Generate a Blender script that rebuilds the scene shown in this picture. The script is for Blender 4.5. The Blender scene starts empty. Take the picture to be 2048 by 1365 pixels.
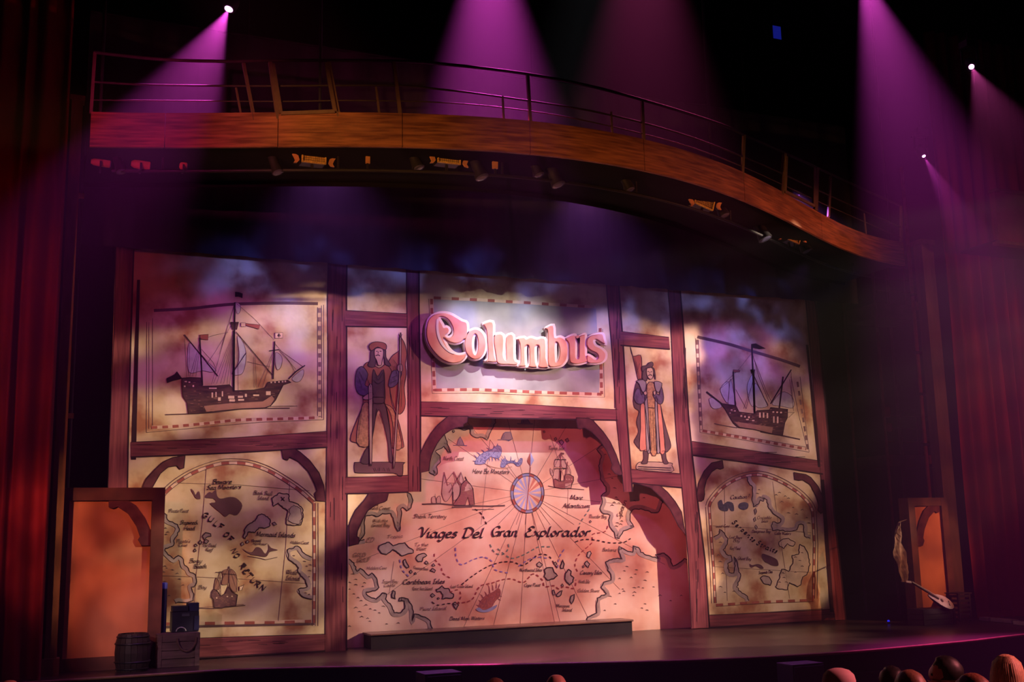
import bpy, bmesh, math, random
from mathutils import Vector, Matrix
from mathutils.geometry import tessellate_polygon
random.seed(7)
S = bpy.context.scene
COL = S.collection

# ------------------------------------------------------------------ camera
CAM = Vector((-10.232, -23.141, 2.225))
YAW, PITCH, ROLL, FPX = 0.407445, 0.174540, -0.021847, 2226.73
W, H = 2048.0, 1365.0
fw = Vector((math.sin(YAW) * math.cos(PITCH), math.cos(YAW) * math.cos(PITCH), math.sin(PITCH)))
r0 = Vector((math.cos(YAW), -math.sin(YAW), 0))
u0 = r0.cross(fw)
rt = r0 * math.cos(ROLL) + u0 * math.sin(ROLL)
up = -r0 * math.sin(ROLL) + u0 * math.cos(ROLL)
cam_d = bpy.data.cameras.new('camera')
cam = bpy.data.objects.new('camera', cam_d)
COL.objects.link(cam)
m = Matrix((rt, up, -fw)).transposed().to_4x4()
m.translation = CAM
cam.matrix_world = m
cam_d.sensor_width = 36.0
cam_d.lens = 36.0 * FPX / W
cam_d.clip_end = 300
S.camera = cam

def ray(x, y):
    return fw + rt * ((x - W / 2) / FPX) - up * ((y - H / 2) / FPX)
def atY(x, y, Y):
    d = ray(x, y); return CAM + d * ((Y - CAM.y) / d.y)
def atZ(x, y, Z):
    d = ray(x, y); return CAM + d * ((Z - CAM.z) / d.z)
def atD(x, y, D):
    return CAM + ray(x, y) * D

# ------------------------------------------------------------------ view, world with theatrical haze
S.view_settings.view_transform = 'Standard'
S.view_settings.look = 'None'
S.view_settings.exposure = 0.0
S.view_settings.gamma = 1.0
S.view_settings.use_curve_mapping = False
wd = bpy.data.worlds.new('house')
S.world = wd
wd.use_nodes = True
wn = wd.node_tree
wn.nodes.clear()
wo = wn.nodes.new('ShaderNodeOutputWorld')
wb = wn.nodes.new('ShaderNodeBackground')
wb.inputs[0].default_value = (0.012, 0.006, 0.009, 1)
wb.inputs[1].default_value = 0.35
wn.links.new(wb.outputs[0], wo.inputs[0])
vs = wn.nodes.new('ShaderNodeVolumeScatter')
vs.inputs['Color'].default_value = (1, 1, 1, 1)
vs.inputs['Anisotropy'].default_value = 0.65
vs.inputs['Density'].default_value = 0.0045
wn.links.new(vs.outputs[0], wo.inputs['Volume'])
S.cycles.volume_bounces = 0
S.cycles.max_bounces = 5
S.cycles.diffuse_bounces = 2
S.cycles.glossy_bounces = 3
S.cycles.transmission_bounces = 4
S.cycles.transparent_max_bounces = 8
S.cycles.sample_clamp_indirect = 3.0

# ------------------------------------------------------------------ stage lighting (front of house, bridge and box booms)
def aim(o, loc, target):
    o.location = loc
    d = Vector(target) - Vector(loc)
    o.rotation_euler = d.to_track_quat('-Z', 'Y').to_euler()

def gobo(o, L, scale=10, lo=0.3, hi=0.65, vmin=0.4, warp=0.0, cuts=(), seed=0.0):
    """profile spot: break-up gobo in the gate plane and shutters; each shutter is a line between two
    points of the set (world), soft by w, keeping the side of the lamp's axis"""
    L.use_nodes = True
    nt = L.node_tree
    em = nt.nodes['Emission']
    tc = nt.nodes.new('ShaderNodeTexCoord')
    sp = nt.nodes.new('ShaderNodeSeparateXYZ')
    nt.links.new(tc.outputs['Normal'], sp.inputs[0])
    def mth(op, a, b=None):
        n = nt.nodes.new('ShaderNodeMath'); n.operation = op
        for i, v in enumerate((a, b)):
            if v is None: continue
            if isinstance(v, (int, float)): n.inputs[i].default_value = v
            else: nt.links.new(v, n.inputs[i])
        return n.outputs[0]
    az = mth('ABSOLUTE', sp.outputs[2])
    u = mth('DIVIDE', sp.outputs[0], az)
    v = mth('DIVIDE', sp.outputs[1], az)
    cb = nt.nodes.new('ShaderNodeCombineXYZ')
    nt.links.new(u, cb.inputs[0]); nt.links.new(v, cb.inputs[1]); cb.inputs[2].default_value = seed
    nz = nt.nodes.new('ShaderNodeTexNoise')
    nz.inputs['Scale'].default_value = scale
    nz.inputs['Detail'].default_value = 2.0
    nt.links.new(cb.outputs[0], nz.inputs['Vector'])
    mr = nt.nodes.new('ShaderNodeMapRange')
    mr.inputs['From Min'].default_value = lo; mr.inputs['From Max'].default_value = hi
    mr.inputs['To Min'].default_value = vmin; mr.inputs['To Max'].default_value = 1.0
    mr.interpolation_type = 'SMOOTHSTEP'
    nt.links.new(nz.outputs[0], mr.inputs[0])
    out = mr.outputs[0]
    Ri = o.rotation_euler.to_matrix().transposed()
    for P1, P2, w in cuts:
        (x1, y1, z1), (x2, y2, z2) = (Ri @ (Vector(P) - o.location) for P in (P1, P2))
        u1, v1, u2, v2 = x1 / -z1, y1 / -z1, x2 / -z2, y2 / -z2
        nx, ny = -(v2 - v1), (u2 - u1); l_ = math.hypot(nx, ny); nx /= l_; ny /= l_
        if -(nx * u1 + ny * v1) < 0: nx, ny = -nx, -ny
        s_ = mth('ADD', mth('MULTIPLY', u, nx), mth('MULTIPLY', v, ny))
        s_ = mth('SUBTRACT', s_, nx * u1 + ny * v1)
        if warp: s_ = mth('ADD', s_, mth('MULTIPLY', mth('SUBTRACT', nz.outputs[0], 0.5), warp))
        m2 = nt.nodes.new('ShaderNodeMapRange'); m2.interpolation_type = 'SMOOTHSTEP'
        m2.inputs['From Min'].default_value = -w; m2.inputs['From Max'].default_value = w
        nt.links.new(s_, m2.inputs[0])
        out = mth('MULTIPLY', out, m2.outputs[0])
    nt.links.new(out, em.inputs['Strength'])

def spot(name, loc, target, color, power, deg, blend=0.3, radius=0.08, **g):
    L = bpy.data.lights.new(name, 'SPOT')
    L.color = color; L.energy = power
    L.spot_size = math.radians(deg); L.spot_blend = blend
    L.shadow_soft_size = radius
    o = bpy.data.objects.new(name, L)
    COL.objects.link(o)
    aim(o, loc, target)
    if g: gobo(o, L, **g)
    return o
# keys from the box boom at house right: they throw the portal's shadow on the map drop
BOOM = (16.5, -11.5, 9.5)
spot('key_centre', BOOM, (-0.8, 0.2, 3.4), (1.0, 0.64, 0.57), 29000, 44, 0.4, 0.08,
     scale=13, lo=0.32, hi=0.62, vmin=0.35, warp=0.10, cuts=(((-5, 0, 7.3), (5, 0, 7.05), .018), ((-4.3, 0, 0), (-4.3, 0, 7), .008), ((4.6, 0, 0), (4.6, 0, 7), .012)))
spot('key_right_wing', (16.5, -11.5, 9.2), (6.3, 0, 3.4), (1.0, 0.66, 0.48), 6200, 40, 0.5, 0.08,
     scale=9, lo=0.34, hi=0.62, vmin=0.10, warp=0.14, cuts=(((4, 0, 6.95), (8.6, 0, 6.25), .03), ((4.3, 0, 0), (4.3, 0, 7), .015), ((8.0, 0, 0), (8.7, 0, 7), .02)), seed=3.0)
spot('key_left_wing', (16.5, -11.7, 9.9), (-6.3, 0, 3.4), (1.0, 0.74, 0.54), 50000, 26, 0.3, 0.08,
     scale=19, lo=0.36, hi=0.62, vmin=0.12, warp=0.08, cuts=(((-8.6, 0, 6.45), (-4.2, 0, 7.15), .015), ((-4.2, 0, 0), (-4.2, 0, 7), .006), ((-9.4, 0, 0), (-9.4, 0, 7), .01)), seed=7.0)
# red wash from house left, reaches into the shadows on the map drop
spot('red_wash', (-10.6, -15.0, 9.2), (0.6, 0.5, 3.6), (1.0, 0.13, 0.19), 7000, 23, 0.6, 0.15,
     scale=12, lo=0.3, hi=0.65, vmin=0.5, cuts=(((-5, .5, 5.6), (5, .5, 5.6), .03),))
# tight white special on the title letters, from high over the bridge
spot('title_special', (-0.6, -10.0, 19.0), (-0.5, 0, 6.5), (0.92, 0.88, 1.0), 29000, 13, 1.0, 0.05,
     scale=22, lo=0.3, hi=0.6, vmin=0.7, cuts=(((-3, 0, 7.5), (3, 0, 7.45), .02),))
# lavender and blue break-up from lanterns under the bridge on the top of the portal
for i_, x_ in enumerate((-6.0, -2.2, 1.6, 5.4)):
    spot('lavender_wash', (x_, -3.6, 8.1), (x_, 0, 5.0), (0.62, 0.14, 1.0), 380, 84, 0.8, 0.1,
         scale=4, lo=0.35, hi=0.65, vmin=0.35, seed=i_ * 2.1, cuts=(((x_ - 2, 0, 7.3), (x_ + 2, 0, 7.3), .12),))
    spot('blue_breakup', (x_ + 1.6, -3.6, 8.1), (x_ + .6, 0, 7.4), (0.13, 0.18, 1.0), 620, 66, 1.0, 0.1,
         scale=3.2, lo=0.46, hi=0.66, vmin=0.02, seed=i_ * 3.7, cuts=(((x_ - 2, 0, 8.7), (x_ + 2, 0, 8.7), .14),))
# amber specials for the side panels, bridge and curtains, all from the sides of the house
spot('amber_side_panel_left', (-13.5, -12.0, 7.0), (-8.9, -0.9, 2.0), (1.0, 0.33, 0.19), 4200, 17, 0.7, 0.1,
     scale=16, lo=0.35, hi=0.65, vmin=0.35, cuts=(((-7.75, -.9, 0), (-7.75, -.9, 4), .008),))
spot('amber_side_panel_right', (15.5, -13.0, 7.0), (10.1, -1.6, 1.5), (1.0, 0.33, 0.13), 5200, 14, 0.7, 0.1,
     scale=16, lo=0.35, hi=0.65, vmin=0.45)
spot('amber_bridge', (-14.5, -15.0, 5.0), (-4.5, -6.5, 8.6), (1.0, 0.37, 0.11), 5600, 56, 0.8, 0.05,
     scale=7, lo=0.3, hi=0.7, vmin=0.6, cuts=(((-7.4, -5.9, 0), (-7.4, -5.9, 9), .09), ((-8, -6.3, 9.4), (3, -6.6, 9.4), .035), ((-8, -5.2, 8.14), (3, -5.7, 8.14), .008)))
spot('amber_bridge_far', (15.0, -14.0, 4.6), (3.5, -6.0, 8.5), (1.0, 0.24, 0.12), 8000, 50, 0.8, 0.05,
     scale=7, lo=0.3, hi=0.7, vmin=0.6, cuts=(((-2, -6.6, 9.3), (9, -3.2, 9.3), .03), ((-2, -6.6, 8.42), (9, -3.1, 8.3), .006)))
spot('magenta_bridge_end', (-14.5, -13.0, 6.6), (-8.8, -5.5, 8.7), (1.0, 0.05, 0.30), 2300, 26, 0.9, 0.05,
     scale=7, lo=0.3, hi=0.7, vmin=0.6, cuts=(((-10, -4.7, 8.12), (-6, -5.1, 8.12), .008),))
spot('red_curtain_left', (-16.0, -14.0, 8.0), (-10.8, -1.5, 5.0), (1.0, 0.05, 0.06), 900, 42, 0.9, 0.1)
spot('red_curtain_right', (9.0, -14.0, 8.0), (13.0, -1.5, 4.0), (1.0, 0.04, 0.10), 450, 42, 0.9, 0.1)
spot('red_house', (1.0, -20.5, 5.6), (-5.4, -17.2, 1.3), (1.0, 0.22, 0.25), 2600, 36, 0.6, 0.1)
spot('added_lute_fill', (13.5, -13.5, 6.5), (9.35, -2.5, 0.72), (1.0, 0.55, 0.62), 2600, 4.5, 0.8, 0.05)  # added lamp without a seen source, brightens the lute
spot('crate_fill', (-14.5, -12.5, 5.0), (-8.0, -1.1, 0.5), (0.7, 0.45, 0.55), 2600, 12, 0.8, 0.1)  # added fill, no seen source, lifts the dark crate and barrel
spot('added_post_fill', (-15.5, -13.0, 6.0), (-9.75, -1.2, 5.5), (1.0, 0.42, 0.14), 900, 28, 0.8, 0.05, cuts=(((-9.3, -1.2, 0), (-9.3, -1.2, 9), .006),))  # added lamp to bring out the gilded post
spot('added_tower_fill', (15.8, -13.5, 6.0), (10.3, -0.6, 6.0), (1.0, 0.30, 0.16), 2000, 44, 0.8, 0.05, cuts=(((9.4, -.3, 0), (9.4, -.3, 9), .006),))  # added lamp that brightens the boom pole and brown column
for x_ in (-5.5, 0.0, 5.5):  # added lamps hidden behind the bridge, tinting the haze purple
    spot('added_purple_backlight', (x_, -3.2, 9.9), (x_, -6.0, 0.0), (0.50, 0.12, 0.75), 2600, 80, 1.0, 0.1)
# ------------------------------------------------------------------ materials
MATS = {}
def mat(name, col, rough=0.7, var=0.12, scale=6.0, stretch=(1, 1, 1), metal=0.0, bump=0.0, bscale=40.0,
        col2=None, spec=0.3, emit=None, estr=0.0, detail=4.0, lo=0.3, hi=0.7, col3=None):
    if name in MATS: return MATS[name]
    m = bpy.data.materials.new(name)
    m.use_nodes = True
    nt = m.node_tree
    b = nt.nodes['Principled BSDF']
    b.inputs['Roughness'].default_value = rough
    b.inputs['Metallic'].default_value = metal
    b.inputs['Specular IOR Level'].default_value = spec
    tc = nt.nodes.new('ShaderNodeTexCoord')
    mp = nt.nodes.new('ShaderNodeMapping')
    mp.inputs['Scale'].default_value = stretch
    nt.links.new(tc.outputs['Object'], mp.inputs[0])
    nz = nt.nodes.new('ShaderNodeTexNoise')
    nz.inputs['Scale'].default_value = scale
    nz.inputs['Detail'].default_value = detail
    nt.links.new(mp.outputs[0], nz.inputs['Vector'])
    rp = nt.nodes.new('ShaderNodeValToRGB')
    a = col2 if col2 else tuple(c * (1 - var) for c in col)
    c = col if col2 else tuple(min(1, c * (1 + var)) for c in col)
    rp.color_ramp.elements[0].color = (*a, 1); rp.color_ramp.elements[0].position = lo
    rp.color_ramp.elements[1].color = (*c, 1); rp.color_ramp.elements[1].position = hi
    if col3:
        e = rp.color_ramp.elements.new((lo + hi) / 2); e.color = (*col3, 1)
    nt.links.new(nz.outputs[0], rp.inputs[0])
    nt.links.new(rp.outputs[0], b.inputs['Base Color'])
    if bump:
        n2 = nt.nodes.new('ShaderNodeTexNoise'); n2.inputs['Scale'].default_value = bscale
        nt.links.new(mp.outputs[0], n2.inputs['Vector'])
        bp = nt.nodes.new('ShaderNodeBump'); bp.inputs['Strength'].default_value = bump
        bp.inputs['Distance'].default_value = 0.03
        nt.links.new(n2.outputs[0], bp.inputs['Height'])
        nt.links.new(bp.outputs[0], b.inputs['Normal'])
    if emit:
        b.inputs['Emission Color'].default_value = (*emit, 1)
        b.inputs['Emission Strength'].default_value = estr
    MATS[name] = m
    return m

def paint(name, col, var=0.18, scale=3.0):
    return mat('paint_' + name, col, 0.9, var, scale, spec=0.05)

M_black = mat('black_masking', (0.008, 0.007, 0.008), 0.95, 0.2, 3, spec=0.05)
M_blackmetal = mat('black_metal', (0.018, 0.017, 0.018), 0.5, 0.2, 8)
M_floor = mat('stage_floor', (0.060, 0.036, 0.026), 0.33, 0.3, 1.2, (1, 14, 1), col2=(0.030, 0.018, 0.014), spec=0.5)
M_floorline = mat('stage_edge_trim', (0.25, 0.13, 0.07), 0.4, 0.2, 5)
M_apron = mat('apron_front', (0.014, 0.008, 0.006), 0.8, 0.3, 3)
M_velvet = mat('red_velvet', (0.20, 0.008, 0.012), 0.85, 0.3, 2.0, (1, 1, 0.2))
M_velvetR = mat('red_velvet_right', (0.16, 0.006, 0.014), 0.85, 0.3, 2.0, (1, 1, 0.2))
M_gold = mat('gilded_post', (0.20, 0.115, 0.045), 0.6, 0.25, 5, (2, 2, 0.4))
M_brownpost = mat('brown_post', (0.10, 0.050, 0.030), 0.75, 0.25, 4, (2, 2, 0.3))
M_woodH = mat('fascia_wood', (0.36, 0.15, 0.055), 0.6, 0.3, 2.2, (0.8, 0.8, 11), col2=(0.13, 0.045, 0.018), detail=6, lo=0.35, hi=0.68)
M_rail = mat('rail_metal', (0.15, 0.10, 0.06), 0.5, 0.15, 10)
M_brass = mat('brass_bracket', (0.55, 0.26, 0.09), 0.5, 0.15, 10)
M_mesh = mat('gold_mesh', (0.85, 0.60, 0.10), 0.5, 0.3, 30, col2=(0.45, 0.28, 0.05))
M_railthin = mat('rail_dark', (0.05, 0.035, 0.03), 0.7, 0.15, 10)
M_lens = mat('lens_glass', (0.10, 0.10, 0.16), 0.25, 0.2, 10, spec=0.5)
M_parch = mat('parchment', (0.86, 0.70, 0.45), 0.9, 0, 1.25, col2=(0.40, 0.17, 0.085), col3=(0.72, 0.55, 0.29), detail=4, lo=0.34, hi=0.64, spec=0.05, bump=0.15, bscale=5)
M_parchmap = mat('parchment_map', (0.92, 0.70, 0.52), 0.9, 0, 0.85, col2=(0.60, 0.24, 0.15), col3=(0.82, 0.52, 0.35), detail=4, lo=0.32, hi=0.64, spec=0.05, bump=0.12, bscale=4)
M_parchgrey = mat('parchment_grey', (0.52, 0.50, 0.45), 0.9, 0, 1.3, col2=(0.30, 0.28, 0.25), detail=3, spec=0.05)
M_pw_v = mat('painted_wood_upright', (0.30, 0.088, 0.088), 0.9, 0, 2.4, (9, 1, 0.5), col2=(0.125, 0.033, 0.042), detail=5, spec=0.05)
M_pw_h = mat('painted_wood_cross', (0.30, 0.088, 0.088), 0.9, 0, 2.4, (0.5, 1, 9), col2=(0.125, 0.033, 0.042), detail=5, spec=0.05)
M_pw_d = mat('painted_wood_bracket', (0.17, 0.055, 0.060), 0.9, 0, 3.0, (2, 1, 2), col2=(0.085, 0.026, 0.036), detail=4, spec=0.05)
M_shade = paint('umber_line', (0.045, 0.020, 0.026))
M_ink = paint('ink', (0.050, 0.030, 0.034))
M_inkfaint = paint('faint_ink', (0.26, 0.145, 0.115))
M_inkmid = paint('mid_ink', (0.15, 0.085, 0.08))
M_redsq = paint('brick_red', (0.40, 0.12, 0.085))
M_cream = paint('cream', (0.80, 0.58, 0.38))
M_land = paint('land_grey', (0.46, 0.36, 0.29), 0.25, 4)
M_landlight = paint('land_light', (0.66, 0.50, 0.33), 0.25, 3)
M_hull = mat('paint_hull', (0.15, 0.070, 0.060), 0.9, 0, 4, (1, 1, 5), col2=(0.055, 0.030, 0.036), spec=0.05)
M_hulllow = paint('hull_low', (0.42, 0.22, 0.15))
M_sail = paint('sail', (0.62, 0.58, 0.46), 0.15, 5)
M_blueink = paint('blue_ink', (0.16, 0.16, 0.30))
M_blueline = paint('blue_route', (0.22, 0.16, 0.42))
M_greenline = paint('green_route', (0.16, 0.22, 0.19))
M_redline = paint('red_route', (0.32, 0.06, 0.06))
M_slate = paint('slate_blue', (0.30, 0.32, 0.48))
M_compblue = paint('compass_blue', (0.42, 0.44, 0.66))

# ------------------------------------------------------------------ mesh helpers
def setp(o, label=None, cat=None, group=None, kind=None):
    if label: o['label'] = label
    if cat: o['category'] = cat
    if group: o['group'] = group
    if kind: o['kind'] = kind
    return o

def empty(name, loc, label=None, cat=None, group=None, kind=None):
    o = bpy.data.objects.new(name, None)
    COL.objects.link(o)
    o.location = loc
    o.empty_display_size = 0.2
    return setp(o, label, cat, group, kind)

def base_of(parent):
    v = Vector((0, 0, 0)); p = parent
    while p is not None:
        v += p.location; p = p.parent
    return v

class MB:
    """collects geometry in world coordinates; build() links it as one mesh object"""
    def __init__(s): s.v = []; s.f = []; s.smooth = []
    def add(s, vs, fs, smooth=False):
        b = len(s.v); s.v += [tuple(p) for p in vs]
        for f in fs:
            s.f.append(tuple(b + i for i in f)); s.smooth.append(smooth)
        return s
    def box(s, c, size, rz=0.0, rx=0.0, ry=0.0):
        R = Matrix.Rotation(rz, 3, 'Z') @ Matrix.Rotation(ry, 3, 'Y') @ Matrix.Rotation(rx, 3, 'X')
        c = Vector(c); h = Vector(size) / 2
        vs = [c + R @ Vector((h.x * i, h.y * j, h.z * k)) for k in (-1, 1) for j in (-1, 1) for i in (-1, 1)]
        return s.add(vs, [(0, 2, 3, 1), (4, 5, 7, 6), (0, 1, 5, 4), (2, 6, 7, 3), (0, 4, 6, 2), (1, 3, 7, 5)])
    def bar(s, a, b, w, d, upv=(0, 0, 1)):
        a = Vector(a); b = Vector(b); t = (b - a).normalized()
        x = t.cross(Vector(upv))
        if x.length < 1e-4: x = t.cross(Vector((0, 1, 0)))
        x.normalize(); y = x.cross(t).normalized()
        vs = [p + x * i * w / 2 + y * j * d / 2 for p in (a, b) for i, j in ((-1, -1), (1, -1), (1, 1), (-1, 1))]
        return s.add(vs, [(0, 1, 2, 3), (7, 6, 5, 4), (0, 4, 5, 1), (1, 5, 6, 2), (2, 6, 7, 3), (3, 7, 4, 0)])
    def tube(s, pts, r, n=10, closed=False, caps=True):
        pts = [Vector(p) for p in pts]
        rs = r if isinstance(r, (list, tuple)) else [r] * len(pts)
        rings = []; prev = None
        for i, p in enumerate(pts):
            if closed: t = pts[(i + 1) % len(pts)] - pts[i - 1]
            else: t = pts[min(i + 1, len(pts) - 1)] - pts[max(i - 1, 0)]
            t.normalize()
            if prev is None:
                x = t.cross(Vector((0, 0, 1)))
                if x.length < 1e-3: x = t.cross(Vector((0, 1, 0)))
            else: x = prev - t * prev.dot(t)
            x.normalize(); prev = x; y = t.cross(x)
            rings.append([p + (x * math.cos(2 * math.pi * k / n) + y * math.sin(2 * math.pi * k / n)) * rs[i] for k in range(n)])
        vs = [q for rr in rings for q in rr]; fs = []
        m_ = len(rings)
        for i in range(m_ if closed else m_ - 1):
            j = (i + 1) % m_
            for k in range(n):
                fs.append((i * n + k, i * n + (k + 1) % n, j * n + (k + 1) % n, j * n + k))
        s.add(vs, fs, True)
        if caps and not closed:
            s.add(rings[0], [tuple(range(n))[::-1]]); s.add(rings[-1], [tuple(range(n))])
        return s
    def lathe(s, c, prof, n=24, axis=(0, 0, 1), ref=None):
        """prof: list of (r, h) along axis from c"""
        c = Vector(c); a = Vector(axis).normalized()
        x = a.cross(Vector(ref) if ref else Vector((0, 1, 0.13))); x.normalize(); y = a.cross(x)
        vs = [c + a * h + (x * math.cos(2 * math.pi * k / n) + y * math.sin(2 * math.pi * k / n)) * r for r, h in prof for k in range(n)]
        fs = []
        for i in range(len(prof) - 1):
            for k in range(n):
                fs.append((i * n + k, i * n + (k + 1) % n, (i + 1) * n + (k + 1) % n, (i + 1) * n + k))
        s.add(vs, fs, True)
        s.add(vs[:n], [tuple(range(n))[::-1]]); s.add(vs[-n:], [tuple(range(n))])
        return s
    def prism(s, pts, d):
        """pts: planar loop of Vectors, extruded along vector d"""
        n = len(pts); d = Vector(d)
        vs = [Vector(p) for p in pts] + [Vector(p) + d for p in pts]
        return s.add(vs, [tuple(range(n)), tuple(range(2 * n - 1, n - 1, -1))] + [(i, i + n, (i + 1) % n + n, (i + 1) % n) for i in range(n)])
    def build(s, name, material, parent=None, loc=None, **props):
        me = bpy.data.meshes.new(name)
        base = base_of(parent) if parent else Vector(loc or (0, 0, 0))
        me.from_pydata([(x - base.x, y - base.y, z - base.z) for x, y, z in s.v], [], s.f)
        me.polygons.foreach_set('use_smooth', s.smooth)
        me.validate(); me.update()
        if material: me.materials.append(material)
        o = bpy.data.objects.new(name, me)
        COL.objects.link(o)
        if parent: o.parent = parent
        elif loc: o.location = loc
        return setp(o, **props)

# ------------------------------------------------------------------ painting on flat cloth
CROP = dict(A=(200, 560, .25641), B=(250, 880, .32975), C=(660, 560, .31496), D=(680, 820, .33708), E=(1200, 600, .25641),
            F=(1200, 880, .30040), G=(840, 600, .19531), H=(680, 980, .21248), I=(980, 980, .21244), J=(840, 830, .20020),
            K=(310, 930, .23457), L=(480, 930, .234375), M=(1400, 930, .22707), N=(690, 640, .24169), O=(1230, 680, .20528))
def T(c, *pts):
    x0, y0, k = CROP[c]
    return [(x0 + x * k, y0 + y * k) for x, y in pts]

def catmull(p, n=6, closed=False):
    if len(p) < 3: return list(p)
    out = []; N = len(p)
    rng = range(N if closed else N - 1)
    for i in rng:
        if closed: a, b, c, d = p[i - 1], p[i], p[(i + 1) % N], p[(i + 2) % N]
        else: a, b, c, d = p[max(i - 1, 0)], p[i], p[i + 1], p[min(i + 2, N - 1)]
        for k in range(n):
            t = k / n; t2 = t * t; t3 = t2 * t
            out.append(tuple(0.5 * (2 * b[j] + (c[j] - a[j]) * t + (2 * a[j] - 5 * b[j] + 4 * c[j] - d[j]) * t2 + (3 * b[j] - a[j] - 3 * c[j] + d[j]) * t3) for j in (0, 1)))
    if not closed: out.append(tuple(p[-1]))
    return out

def rough(p, amp=1.6, step=4.0, closed=False, seed=0):
    """wavering coast line: resample and jitter across the line"""
    rn = random.Random(seed + len(p) * 31 + int(p[0][0]))
    out = []; N = len(p)
    for i in range(N if closed else N - 1):
        a = p[i]; b = p[(i + 1) % N]
        L = math.hypot(b[0] - a[0], b[1] - a[1]); n = max(1, int(L / step))
        for k in range(n):
            t = k / n; o = rn.uniform(-amp, amp) if k else rn.uniform(-amp, amp) * 0.4
            nx, ny = -(b[1] - a[1]) / (L + 1e-6), (b[0] - a[0]) / (L + 1e-6)
            out.append((a[0] + (b[0] - a[0]) * t + nx * o, a[1] + (b[1] - a[1]) * t + ny * o))
    if not closed: out.append(p[-1])
    return out

class Paint:
    def __init__(s, Y): s.Y = Y; s.q = []
    def fill(s, pts): s.q.append(('f', list(pts))); return s
    def line(s, pts, w, closed=False):
        p = list(pts)
        if closed: p = p + [p[0]]
        n = len(p)
        if n < 2: return s
        ws = w if isinstance(w, (list, tuple)) else [w] * n
        Lft = []; Rgt = []
        for i in range(n):
            a = p[max(i - 1, 0)]; b = p[min(i + 1, n - 1)]
            dx, dy = b[0] - a[0], b[1] - a[1]; L = math.hypot(dx, dy) + 1e-9
            nx, ny = -dy / L * ws[i] / 2, dx / L * ws[i] / 2
            Lft.append((p[i][0] + nx, p[i][1] + ny)); Rgt.append((p[i][0] - nx, p[i][1] - ny))
        for i in range(n - 1): s.q.append(('f', [Lft[i], Lft[i + 1], Rgt[i + 1], Rgt[i]]))
        return s
    def dash(s, pts, w, on, off, start=0.0):
        acc = -start; seg = [pts[0]] if start == 0 else []; dist = 0.0
        pos = 0.0; per = on + off
        for a, b in zip(pts[:-1], pts[1:]):
            L = math.hypot(b[0] - a[0], b[1] - a[1]); n = max(1, int(L / 0.8))
            for k in range(n):
                t0, t1 = k / n, (k + 1) / n
                ph = (pos + start) % per
                if ph < on:
                    if not seg: seg = [(a[0] + (b[0] - a[0]) * t0, a[1] + (b[1] - a[1]) * t0)]
                    seg.append((a[0] + (b[0] - a[0]) * t1, a[1] + (b[1] - a[1]) * t1))
                elif len(seg) > 1:
                    s.line(seg, w); seg = []
                else: seg = []
                pos += L / n
        if len(seg) > 1: s.line(seg, w)
        return s
    def nib(s, pts, w, ang=0.7, wmin=0.25):
        p = list(pts); n = len(p)
        cx, cy = math.cos(ang) * w / 2, -math.sin(ang) * w / 2
        A_ = []; B_ = []
        for i in range(n):
            a = p[max(i - 1, 0)]; b = p[min(i + 1, n - 1)]
            dx, dy = b[0] - a[0], b[1] - a[1]; L = math.hypot(dx, dy) + 1e-9
            nx, ny = -dy / L, dx / L
            sg = 1 if nx * cx + ny * cy >= 0 else -1
            e = wmin / 2
            A_.append((p[i][0] + cx * 1.0 + nx * e * sg, p[i][1] + cy + ny * e * sg))
            B_.append((p[i][0] - cx - nx * e * sg, p[i][1] - cy - ny * e * sg))
        for i in range(n - 1): s.q.append(('f', [A_[i], A_[i + 1], B_[i + 1], B_[i]]))
        return s
    def each(s, name, material, parent, layer=1):
        """one object per run of touching quads (a block of a border)"""
        runs = []
        for q_ in s.q:
            if runs and runs[-1][-1][1][1] == q_[1][0]: runs[-1].append(q_)
            else: runs.append([q_])
        for r_ in runs:
            p_ = Paint(s.Y); p_.q = r_; p_.build(name, material, parent, layer)
    def build(s, name, material, parent, layer=1, **props):
        mb = MB(); Y = s.Y - 0.0016 * layer
        for _, pts in s.q:
            vs = [atY(x, y, Y) for x, y in pts]
            # wind towards the audience (-Y)
            ar = sum(vs[i].x * vs[(i + 1) % len(vs)].z - vs[(i + 1) % len(vs)].x * vs[i].z for i in range(len(vs)))
            if ar < 0: vs = vs[::-1]
            if len(vs) > 4:
                tri = tessellate_polygon([[Vector((q_.x, q_.z, 0)) for q_ in vs]])
                b0 = len(mb.v); mb.v += [tuple(q_) for q_ in vs]
                for i, j, k in tri:
                    cr = (vs[j].x - vs[i].x) * (vs[k].z - vs[i].z) - (vs[k].x - vs[i].x) * (vs[j].z - vs[i].z)
                    mb.f.append((b0 + i, b0 + j, b0 + k) if cr > 0 else (b0 + i, b0 + k, b0 + j)); mb.smooth.append(False)
            else: mb.add(vs, [tuple(range(len(vs)))])
        return mb.build(name, material, parent, **props)

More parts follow.
